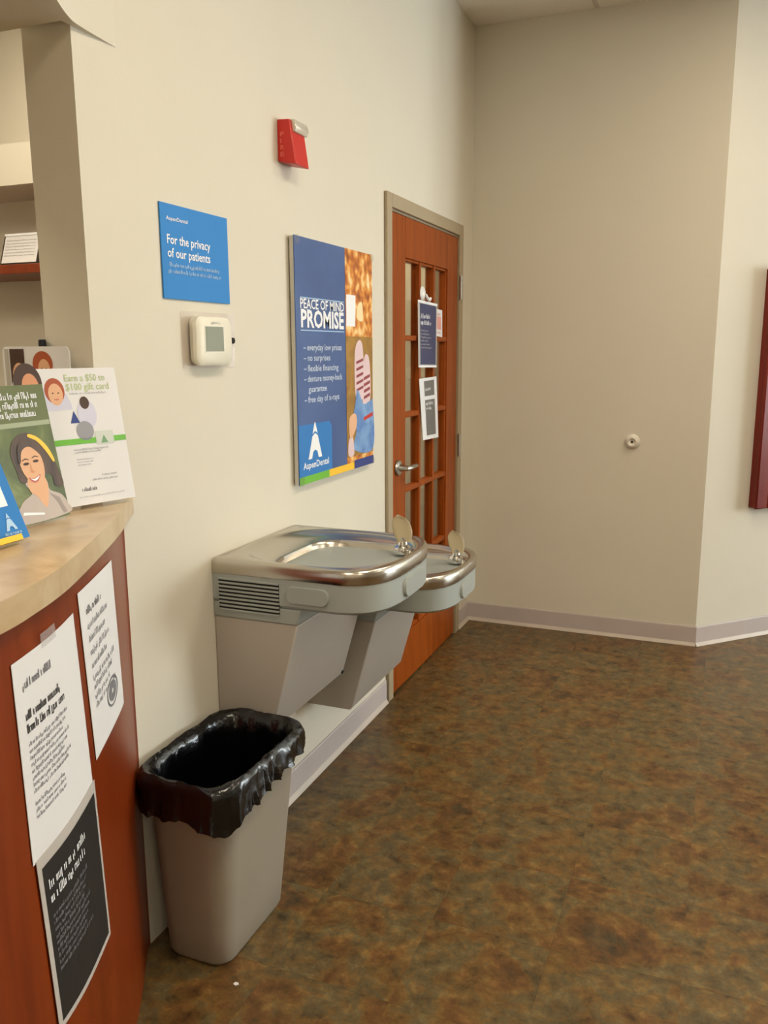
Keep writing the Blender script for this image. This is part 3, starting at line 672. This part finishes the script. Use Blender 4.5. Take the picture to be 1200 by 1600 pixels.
poly(q, SH([(.74, .20), (.88, .15), (.96, .03), (.90, .03), (.84, .12)]), SHIRT2, t, lift=.0013); poly(q, SH([(.30, .10), (.60, .065), (.60, .05), (.28, .08)]), PWHITE, t, lift=.0013)
# blue card at the left edge
q = stand((47, 838), (-28, 655), KZ+.006, 93, .15)
t = thing('counter_card', 'bright blue card with a white panel and yellow foot at the left', 'card')
slab(q, LOGOB, 'sheet', t, .004)
W_, H_ = q.w, q.h
rect(q, 0, H_*.28, W_*.86, H_*.93, PWHITE, t)
def logo_a(q, x, y, k, m, par, lift=.001):       # the letter A with its detached peak
    S = lambda L_: [(x+a*k, y+b*k) for a, b in L_]
    poly(q, S([(0, 0), (.22, 0), (.29, .18), (.42, .24), (.56, .18), (.63, 0), (.85, 0), (.60, .62), (.43, .70), (.26, .62)]), m, par, 'emblem', lift)
    poly(q, S([(.27, .68), (.43, .76), (.59, .68), (.45, 1.0), (.41, 1.0)]), m, par, 'emblem', lift)
logo_a(q, W_*.70, H_*.085, .030, PALEB, t); scribble(q, [(W_*.66, H_*.05, W_*.25, .006)], PALEB, t, seed=51)
slab(q, YELLOW, 'foot_strip', t, .012, x0=0, x1=W_*.80, y0=-.002, y1=.008, lift=.014)
# black marker standing behind the card
bc = hit(66, 536, 1, 1.419)
t = thing('marker_pen', 'black capped marker standing upright behind the photo card', 'pen')
obj('barrel', MB().lathe([(0, 0), (.006, 0), (.0075, .003), (.0075, bc.z-KZ-.06), (0, bc.z-KZ-.06)], (bc.x, 1.4195, KZ+.0005), n=16), mat('pen_navy', (30, 30, 60), rough=.3), t, smooth=40)
obj('cap', MB().lathe([(0, -.062), (.0085, -.062), (.0085, .0), (.0075, .007), (0, .009)], (bc.x, 1.4195, bc.z), n=16), mat('cap_black', (18, 18, 30), rough=.3), t, smooth=40)

# ------------------------------------------------------------------ shelf niche behind the desk
YS = YR
t = thing('wall_shelf', 'cherry wood wall shelf seen behind the reception desk', 'shelf')
box_obj('shelf_board', (WEST+.6, YS, zs0), (XB-.001, YS+.3195, zs1), DESKW, t, bevel=.003)
obj('bracket', MB().prism([(YS+.05, zs0-.03), (YS+.319, zs0-.16), (YS+.319, zs0-.0005), (YS+.05, zs0-.0005)], -1.62, -1.60, lambda a, b, c: (c, a, b)), DESKW, t)
t = thing('document_frame', 'white certificate in a dark frame leaning on the wooden shelf', 'frame')
fl_, fr_, ft_ = hit(1, 405, 1, YS+.06), hit(56, 405, 1, YS+.06), hit(30, 363, 1, YS+.10)
q = Flat((fl_.x, YS+.05, zs1+.001), (1, 0, 0), (0, .05, ft_.z-zs1), fr_.x-fl_.x+.02, (ft_.z-zs1)*1.02)
slab(q, mat('frame_black', (34, 26, 24), rough=.4), 'frame', t, .012, bevel=.002)
slab(q, WHITE, 'document', t, .002, x0=.010, x1=q.w-.014, y0=.012, y1=q.h-.014, lift=.0022)
slab(q, PWHITE, 'top_lip', t, .004, x0=.006, x1=q.w-.004, y0=q.h-.014, y1=q.h-.004, lift=.006)
scribble(q, [(.02, q.h*.75-.014*k, q.w-.05, .006) for k in range(6)], INKL, t, lift=.003, seed=61)

# ------------------------------------------------------------------ things on the left wall
def wall_flat(y0, y1, z0, z1, u): return Flat((XW+u, y0, z0), (0, 1, 0), (0, 0, 1), y1-y0, z1-z0)
# blue privacy sign
q = wall_flat(1.680, 1.964, 1.572, 1.788, .0045)
t = thing('privacy_sign', 'light blue rectangular sign with white lettering above the thermostat', 'sign')
slab(q, SIGNB, 'plate', t, .004, bevel=.0006)
W_, H_ = q.w, q.h
text(q, 'AspenDental', W_*.075, H_*.83, .012, PWHITE, t, width=W_*.30, bold=.008)
text(q, 'For the privacy', W_*.075, H_*.585, .030, PWHITE, t, width=W_*.63, bold=.012); text(q, 'of our patients', W_*.075, H_*.445, .030, PWHITE, t, width=W_*.62, bold=.012)
scribble(q, [(W_*.09, H_*.345, W_*.76, .0095), (W_*.075, H_*.275, W_*.79, .0095)], PALEB, t, seed=70)
# thermostat under a clear guard
t = thing('thermostat', 'ivory thermostat with a grey screen on a clear wall plate', 'thermostat')
slab(wall_flat(1.745, 1.980, 1.408, 1.546, .004), PLATE, 'wall_plate', t, .0035, r=.006)
def rr_loop(y0, y1, z0, z1, r, x): return [(x, a, b) for a, b in rrect(y0, y1, z0, z1, r)]
mb = MB(); mb.loft([rr_loop(1.775, 1.93, 1.418, 1.532, .018, XW+.0042), rr_loop(1.775, 1.93, 1.418, 1.532, .018, XW+.012), rr_loop(1.765, 1.921, 1.414, 1.534, .022, XW+.020), rr_loop(1.765, 1.921, 1.414, 1.534, .022, XW+.030), rr_loop(1.773, 1.913, 1.421, 1.527, .018, XW+.037)], True, True)
obj('housing', mb, IVORY, t, smooth=45)
slab(wall_flat(1.79, 1.878, 1.445, 1.513, .0378), IVORY, 'bezel', t, .001, r=.003)
slab(wall_flat(1.794, 1.874, 1.449, 1.510, .0385), LCD, 'screen', t, .001)
scribble(wall_flat(1.82, 1.87, 1.517, 1.524, .0372), [(.0, .0, .045, .006)], INKL, t, seed=71)
obj('lock', MB().lathe([(0, 0), (.008, 0), (.008, .004), (.005, .006), (0, .006)], (XW+.0045, 1.968, 1.477), (1, 0, 0), 16), DARK, t, smooth=40)
# fire alarm strobe
t = thing('fire_alarm', 'red fire alarm strobe high on the wall above the poster', 'fire alarm')
ay0, ay1, az0, az1 = 2.2525, 2.338, 1.972, 2.095
A = [(XW, az0+.012), (XW+.058, az0), (XW+.040, az1), (XW+.0, az1+.002)]
obj('housing', MB().prism(A, ay0, ay1, lambda x, z, y: (x, y, z)), ALARM, t, bevel=.004, bseg=3)
A2 = [(XW+.018, az1-.030), (XW+.0495, az1-.033), (XW+.056, az1-.018), (XW+.050, az1+.001), (XW+.02, az1+.004)]
obj('strobe_lens', MB().prism(A2, ay0+.012, ay1+.008, lambda x, z, y: (x, y, z)), LENS, t, bevel=.003)
q = Flat((XW+.004, ay0, az0+.018), (0, 0, 1), (-1, 0, 0), .09, .04); q.n = Vector((0, -1, 0))
q.o = Vector((XW+.036, ay0, az0+.028)); q.ey = Vector((-1, 0, 0)); q.ex = Vector((0, 0, 1))
for k, ch in enumerate('FIRE'):
    qq = Flat((XW+.010, ay0, az1-.045-k*.018), (1, 0, 0), (0, 0, 1), .02, .02)
    text(qq, ch, 0, 0, .017, ALARMT, t, width=.013 if ch != 'I' else .004, bold=.02, lift=.0006)
# promise poster on stand-offs
py0, py1, pz0_, pz1_ = 2.2975, 2.889, 1.035, 1.787
q = wall_flat(py0, py1, pz0_, pz1_, .0225)
t = thing('wall_poster', 'blue poster panel with an autumn photograph beside the wooden door', 'poster')
slab(q, EDGE, 'backing', t, .014, lift=-.003, x0=.0015, x1=q.w-.0015, y0=.0015, y1=q.h-.0015); slab(q, POSTB, 'face', t, .003)
W_, H_ = q.w, q.h; pxx = W_*.605
rect(q, pxx, 0, W_, H_, BOKEH, t, 'photo')
rect(q, pxx, H_*.06, W_, H_*.615, GRASSP, t, 'photo', .0009)
S2 = lambda L_: [(pxx+(W_-pxx)*a, H_*b) for a, b in L_]
poly(q, S2([(.02, .66), (.34, .66), (.36, .80), (.03, .80)]), PWHITE, t, 'photo_glare', .0011)
poly(q, smooth_poly(S2([(.40, .70), (.62, .69), (.60, .77), (.45, .76)])), mat('cream_print', (250, 226, 176), rough=.4), t, 'photo_glare', .0011)
poly(q, smooth_poly(S2([(.34, .33), (.30, .50), (.36, .575), (.50, .60), (.60, .575), (.64, .50), (.66, .36), (.56, .32)])), SHOE, t, 'photo_shoe', .0012)
poly(q, smooth_poly(S2([(.60, .30), (.62, .46), (.70, .53), (.84, .52), (.90, .44), (.90, .33), (.80, .29)])), SHOE, t, 'photo_shoe', .0014)
for k in range(5):
    poly(q, S2([(.36, .36+.032*k), (.62, .375+.032*k), (.62, .388+.032*k), (.36, .373+.032*k)]), LACE, t, 'photo_lace', .0016)
    if k < 4: poly(q, S2([(.64, .32+.03*k), (.88, .335+.03*k), (.88, .35+.03*k), (.64, .335+.03*k)]), LACE, t, 'photo_lace', .0017)
poly(q, smooth_poly(S2([(.40, .37), (.30, .30), (.22, .24), (.34, .18), (.26, .09), (.99, .075), (.99, .30), (.88, .31), (.62, .30)])), JEANS, t, 'photo_jeans', .0019)
poly(q, smooth_poly(S2([(.08, .24), (.30, .26), (.36, .215), (.26, .17), (.10, .15)])), SKIN, t, 'photo_hand', .0022)
poly(q, S2([(.62, .235), (.98, .255), (.98, .235), (.62, .218)]), ALARM, t, 'photo_ribbon', .0022)
poly(q, smooth_poly(S2([(.04, .07), (.06, .14), (.20, .15), (.24, .07)])), SHOE, t, 'photo_cuff', .0021)
for a, b in ((.905, .0), ): pass
rect(q, W_*.05, H_*.762, W_*.585, H_*.766, PALEB, t, 'rule'); rect(q, W_*.05, H_*.632, W_*.585, H_*.636, PALEB, t, 'rule')
text(q, 'PEACE OF MIND', W_*.05, H_*.722, .0415, PWHITE, t, width=W_*.535, bold=.016); text(q, 'PROMISE', W_*.055, H_*.648, .074, PWHITE, t, width=W_*.525, bold=.03)
for k, (s_, wd) in enumerate((('\u2013 everyday low prices', .47), ('\u2013 no surprises', .32), ('\u2013 flexible financing', .425), ('\u2013 denture money-back', .475), ('guarantee', .22), ('\u2013 free day of x-rays', .43))):
    text(q, s_, W_*(.075 if k != 4 else .125), H_*(.553-.043*k), .028, PALEB if k > 9 else mat('poster_pale', (206, 220, 240), rough=.5), t, width=W_*wd, bold=.008)
slabx = rrect(-.0, W_*.40, H_*.032, H_*.245, .02); poly(q, [(0, H_*.032), (W_*.40, H_*.032), (W_*.40, H_*.225), (W_*.37, H_*.248), (0, H_*.248)], LOGOB, t, 'logo_block', .0008)
logo_a(q, W_*.105, H_*.10, .115, PWHITE, t, .0012); text(q, 'AspenDental', W_*.045, H_*.062, .030, PWHITE, t, width=W_*.31, bold=.012, lift=.0012)
rect(q, 0, 0, W_*.36, H_*.032, GREEN, t, 'stripe', .0012); rect(q, W_*.36, 0, W_*.705, H_*.032, YELLOW, t, 'stripe', .0012); rect(q, W_*.705, 0, W_, H_*.04, NAVY, t, 'stripe', .0024)
for a in (.012, W_-.012):
    for b in (.012, H_-.012):
        c = q(a, b); mb = MB(); mb.lathe([(0, 0), (.012, 0), (.012, .0243), (0, .0243)], (XW+.0003, c.y, c.z), (1, 0, 0), 16)
        mb.lathe([(0, .0243), (.015, .0243), (.014, .029), (0, .0295)], (XW+.0003, c.y, c.z), (1, 0, 0), 16)
        obj('standoff', mb, ACRYL, t, smooth=40)

# ------------------------------------------------------------------ drinking fountains
UY = 2.063; UZ = 0.912; HW = 0.234; UD = 0.49
def fountain(label):
    t = thing('drinking_fountain', label, 'drinking fountain', group='pair of wall-mounted drinking fountains')
    P = lambda u, v, z: Vector((XW+u, UY+v, UZ+z))
    def outline(n=24, hw=HW, dep=UD, u0=0.33, back=0.0005, ex=3.0):
        pts_ = [(back, -hw)]
        for k in range(n+1):
            a = -math.pi/2+math.pi*k/n; c, s_ = math.cos(a), math.sin(a)
            pts_.append((u0+(dep-u0)*max(c, 0)**(2/ex), hw*math.copysign(abs(s_)**(2/ex), s_)))
        pts_.append((back, hw)); return pts_
    out = outline()
    c0 = Vector((0.265, -0.005))
    N_ = 112
    def ray_poly(pts_, a):
        d_ = Vector((math.cos(a), math.sin(a))); best = 9
        for i in range(len(pts_)):
            p, r_ = Vector(pts_[i]), Vector(pts_[(i+1) % len(pts_)]); e_ = r_-p; det = d_.x*(-e_.y)+d_.y*e_.x
            if abs(det) < 1e-12: continue
            w_ = p-c0; tt = (w_.x*(-e_.y)+w_.y*e_.x)/det; uu = (d_.x*w_.y-d_.y*w_.x)/det
            if tt > 0 and -1e-9 <= uu <= 1+1e-9: best = min(best, tt)
        return best
    # angles: the four corners of the back edge are hit exactly
    angs = sorted([2*math.pi*k/N_-math.pi for k in range(N_)]+[math.atan2(HW-c0.y, 0.0005-c0.x), math.atan2(-HW-c0.y, 0.0005-c0.x)])
    def sup(cu, cv, au, av, ex):                  # superellipse around (cu, cv), as polygon
        L_ = []
        for k in range(120):
            a = 2*math.pi*k/120; c, s_ = math.cos(a), math.sin(a)
            L_.append((cu+au*math.copysign(abs(c)**(2/ex), c), cv+av*math.copysign(abs(s_)**(2/ex), s_)))
        return L_
    dish = sup(0.245, 0.0, 0.228, 0.212, 2.6); bowl = sup(0.298, -0.020, 0.160, 0.178, 4.2); flo = sup(0.290, -0.02, 0.128, 0.146, 3.4); drain = sup(0.25, 0.0, 0.03, 0.03, 2)
    R_ = {n_: [ray_poly(L_, a) for a in angs] for n_, L_ in dict(out=out, dish=dish, bowl=bowl, flo=flo).items()}
    def loop(rr, z): return [P(c0.x+math.cos(a)*r_, c0.y+math.sin(a)*r_, z) for a, r_ in zip(angs, rr)]
    mix = lambda A_, B_, k_: [a*(1-k_)+b*k_ for a, b in zip(A_, B_)]
    ins = lambda A_, d_: [a-d_ for a in A_]
    o_, di, bo, fo_ = R_['out'], [min(a, b-.012) for a, b in zip(R_['dish'], R_['out'])], None, R_['flo']
    bo = [min(a, b-.012) for a, b in zip(R_['bowl'], di)]; fo_ = [min(a, b-.02) for a, b in zip(fo_, bo)]
    zero = [0.02]*len(angs)
    loops = [loop(ins(o_, .002), -.040), loop(o_, -.038), loop(o_, -.014), loop(ins(o_, .002), -.006), loop(ins(o_, .006), -.0015), loop(ins(o_, .010), 0.0), loop(mix(di, o_, .12), 0.0), loop(di, -.001), loop(mix(di, bo, .08), -.005), loop(mix(di, bo, .22), -.011), loop(mix(di, bo, .5), -.015), loop(mix(di, bo, .93), -.017),
             loop(bo, -.019), loop(mix(bo, fo_, .14), -.028), loop(mix(bo, fo_, .45), -.058), loop(mix(bo, fo_, .75), -.078), loop(fo_, -.086), loop(mix(fo_, zero, .5), -.092), loop(zero, -.096)]
    mb = MB(); mb.loft(loops, False, True)
    obj('basin', mb, STEEL, t, smooth=50)
    obj('drain_strainer', MB().lathe([(0, 0), (.026, 0), (.026, .003), (.020, .004), (0, .002)], P(c0.x, c0.y, -.0959), (0, 0, 1), 24), CHROME, t, smooth=40)
    # grey shroud under the steel rim
    so = outline(hw=HW-.002, dep=UD-.003)
    n = len(so)
    def drop(u): return -.145 if u < .262 else -.115-.0*u
    mb = MB(); up = [P(u, v, -.036) for u, v in so]
    st = [(u, v, -.113) for u, v in so]; lo_ = [P(u, v, -.110) for u, v in so]; lo2 = [P(max(u-.008, .0005), v*.97, -.118) for u, v in so]
    mb.loft([up, lo_, lo2], True, True); sh = obj('shroud', mb, SHROUD, t, smooth=40)
    # grille housing: lower rear part of the shroud, with louvres on the near side
    mb = MB(); pr = [(.0005, -.1185), (.262, -.1185), (.25, -.160), (.0005, -.160)]
    mb.prism(pr, -HW+.003, HW-.003, lambda u, z, v: P(u, v, z)); obj('rear_housing', mb, SHROUD, t, bevel=.003)
    g = obj('grille', MB().box(P(.020, -HW+.0025, -.140), P(.202, -HW+.001, -.052)), DARK, t)
    for k in range(9):
        z = -.142+.0105*k+.0035
        mb = MB(); mb.prism([(0, 0), (.003, -.001), (.003, .0028), (0, .0038)], .020, .202, lambda a, b, c, z=z: P(c, -HW+.001-a, z+b)); obj('louvre', mb, SHROUD, g)
    # push pads: two sides and the front
    def pad(fn, a0, a1, z0, z1, m):
        L_ = rrect(a0, a1, z0, z1, (z1-z0)*.42, 5)
        mb = MB(); mb.loft([[fn(a, z, -.006) for a, z in L_], [fn(a, z, .005) for a, z in L_], [fn(a*.97+(a0+a1)/2*.03, z*.97+(z0+z1)/2*.03, .008) for a, z in L_]], False, True)
        obj('push_bar', mb, m, t, smooth=40)
    pad(lambda a, z, l: P(a, -HW+.002-l, z), .225, .345, -.098, -.054, SHROUD); pad(lambda a, z, l: P(a, HW-.002+l, z), .225, .345, -.098, -.054, SHROUD)
    def front_u(v): return .33+(UD-.003-.33)*max(0, 1-abs(v/(HW-.002))**3.0)**(1/3.0)
    pad(lambda a, z, l: P(front_u(a)+l, a, z), -.075, .075, -.104, -.050, SHROUD)
    # lower cabinet: side panels and the sloping front
    cab = [(.0005, -.160), (.258, -.160), (.252, -.150), (.168, -.470), (.150, -.475), (.0005, -.475)]
    cab = [(.0005, -.1605), (.252, -.1605), (.166, -.466), (.158, -.475), (.0005, -.475)]
    hw2 = HW-.006
    mb = MB(); mb.prism(cab, -hw2, hw2, lambda u, z, v: P(u, v, z)); obj('cabinet', mb, PANELG, t, bevel=.004)
    obj('bolt', MB().lathe([(0, 0), (.006, 0), (.006, .004), (0, .005)], P(.1668, hw2-.012, -.462), (.96, 0, -.27), 12), DARK, t)
    # bubbler with mouth guard
    bpos = P(.414, .108, -.016)
    b = obj('bubbler', MB().lathe([(0, -.012), (.026, -.012), (.027, .0), (.025, .006), (.015, .012), (.013, .022), (.016, .026), (.016, .034), (.010, .038), (0, .038)], bpos, (0, 0, 1), 28), CHROME, t, smooth=40)
    lp = []; side = Vector((.90, .44, 0)); axis = Vector((-.44, .90, 0))
    for k in range(11):                           # hooded guard: a flattened hood leaning over the bowl
        f_ = k/10; zc = .022+.076*f_; wd = .027*(1-max(0, (f_-.45)/.55)**2.6)**.5*(.72+.28*min(1, f_/.35)); wd = max(wd, .003); th_ = .014*(1-.45*f_); sh_ = .003-.016*f_**1.6
        c_ = bpos+side*sh_+Vector((0, 0, zc))
        lp.append([c_+side*wd*math.cos(2*math.pi*i/20)+axis*(th_*math.sin(2*math.pi*i/20)-.012*math.cos(2*math.pi*i/20)**2) for i in range(20)])
    mb = MB(); mb.loft(lp, True, True); obj('mouth_guard', mb, BEIGEP, b, smooth=60)
    return t
def copy_tree(o, parent=None):
    c = o.copy(); COL.objects.link(c); c.parent = parent
    for ch in list(o.children): copy_tree(ch, c)
    return c
f1 = fountain('taller nearer stainless drinking fountain with louvred grey side above the trash bin')
f2 = copy_tree(f1); f2.location = (0, 0.518, -0.150); 
for ch in list(f2.children):
    if ch.name.startswith('bolt'): bpy.data.objects.remove(ch)
f2['label'] = 'lower farther stainless drinking fountain beside the wooden door'

# ------------------------------------------------------------------ trash bin with its bag
t = thing('trash_bin', 'tall beige plastic wastebasket standing between desk and fountain', 'trash bin')
BX, BY, BH = -1.087, 1.630, 0.492
def bl(k, z, grow=0.0, dx=0.0):                   # rounded rectangle of the bin at height fraction k
    hx = .090+.030*k+grow; hy = .150+.040*k+grow; r = .045+.022*k
    c_ = BX-.014+.014*k+dx
    return [(c_+a, BY+b, z) for a, b in rrect(-hx, hx, -hy, hy, r, 8)]
mb = MB(); mb.loft([bl(0, .0, -.012), bl(0, .003, -.004), bl(0, .012, .0)]+[bl(k/6, .012+(BH-.024)*k/6, .0) for k in range(1, 7)]+[bl(1, BH-.012, .006), bl(1, BH, .006), bl(1, BH, -.002)]+[bl(1-k/6, BH-.01-(BH-.04)*k/6, -.004) for k in range(0, 7)], True, True)
obj('bin_body', mb, BINM, t, smooth=50)
# bag: down inside, over the rim, hanging outside with an uneven hem
prof = []
NB = len(rrect(-1, 1, -1, 1, .2, 8))*4
def dense(loop_, n):
    P_ = [Vector(p) for p in loop_]; L_ = [0]
    for i in range(len(P_)): L_.append(L_[-1]+(P_[(i+1) % len(P_)]-P_[i]).length)
    out = []
    for k in range(n):
        s_ = L_[-1]*k/n
        for i in range(len(P_)):
            if L_[i+1] > s_: break
        out.append(P_[i].lerp(P_[(i+1) % len(P_)], (s_-L_[i])/max(1e-9, L_[i+1]-L_[i])))
    return out
NB = 170; loops = []
def hem(p):                                       # how far the bag hangs: deep at the near corner, short at the far end
    fy = (p.y-(BY-.2))/.4; fx = (p.x-(BX-.13))/.26
    return .082-.040*max(0, min(1, fy))*fx+.026*math.exp(-((p.x-BX-.12)**2+(p.y-BY+.19)**2)/.0022)
def crumple(p, amp, sc=22): return Vector(noise.noise_vector(Vector(p)*sc))*amp+Vector(noise.noise_vector(Vector(p)*sc*2.7))*amp*.5
for k, (kk, z, g_, amp) in enumerate([(.25, .13, -.02, .0), (.4, .2, -.016, .014), (.6, .3, -.016, .014), (.8, .39, -.016, .013), (.92, .45, -.015, .010), (1, BH-.01, -.012, .005), (1, BH+.004, -.003, .004), (1, BH+.009, .006, .0045), (1, BH+.002, .014, .004)]):
    loops.append([p+crumple(p, amp) for p in dense(bl(kk, z, g_), NB)])
top = dense(bl(1, BH, .014), NB)
for j in range(1, 8):
    f_ = j/7; L_ = []
    for i, p in enumerate(top):
        h_ = hem(p); z = BH-h_*f_; kf = 1-(h_*f_)/BH
        a_ = math.atan2(p.y-BY, p.x-BX); c_ = Vector((BX, BY, 0)); rad = Vector((p.x-BX, p.y-BY, 0)).normalized()
        pleat = .0055*f_*math.sin(a_*19+3*noise.noise(p*9))+.004*f_*math.sin(a_*43)
        b_ = Vector((p.x, p.y, z))-rad*(.010*f_*0)+rad*(max(-.002, pleat)+.003+.006*f_)
        cz = crumple(b_, .008, 30); cz.z += .006*f_*noise.noise(Vector((a_*2.2, 1.7, 0)))
        b_ += rad*max(cz.dot(rad), -.002)+Vector((0, 0, cz.z))
        b_.x = max(b_.x, XW+.003); L_.append(b_)
    loops.append(L_)
def desk_y(x):                                    # where the desk panel stands at this x: the bag rests against it
    for a, b in zip(PN[:-1], PN[1:]):
        if a.x <= x <= b.x: return a.y+(b.y-a.y)*(x-a.x)/(b.x-a.x)
    return PN[0].y if x < PN[0].x else -9
for l_ in loops:
    for p in l_:
        if p.y < BY: p.y = max(p.y, desk_y(max(p.x, XW+.003))+.004)
for l_ in loops:
    for p in l_: p.x = max(p.x, XW+.003); p.y = min(p.y, 1.828)
mb = MB(); mb.loft(loops, True, False); obj('bin_bag', mb, BAG, t, smooth=60)
bag = bpy.data.objects['bin_bag']; bag['label'] = 'black plastic bag folded over the rim'

# paper scrap on the floor
sp = hit(369, 1538, 2, 0)
mb = MB(); mb.prism([(sp.x-.006, sp.y-.003), (sp.x+.001, sp.y-.005), (sp.x+.007, sp.y+.001), (sp.x+.002, sp.y+.005), (sp.x-.005, sp.y+.003)], .0003, .0022)
tag(obj('paper_scrap', mb, WHITE), 'tiny white paper scrap on the floor in front of the bin', 'scrap')
bpy.context.view_layer.update()
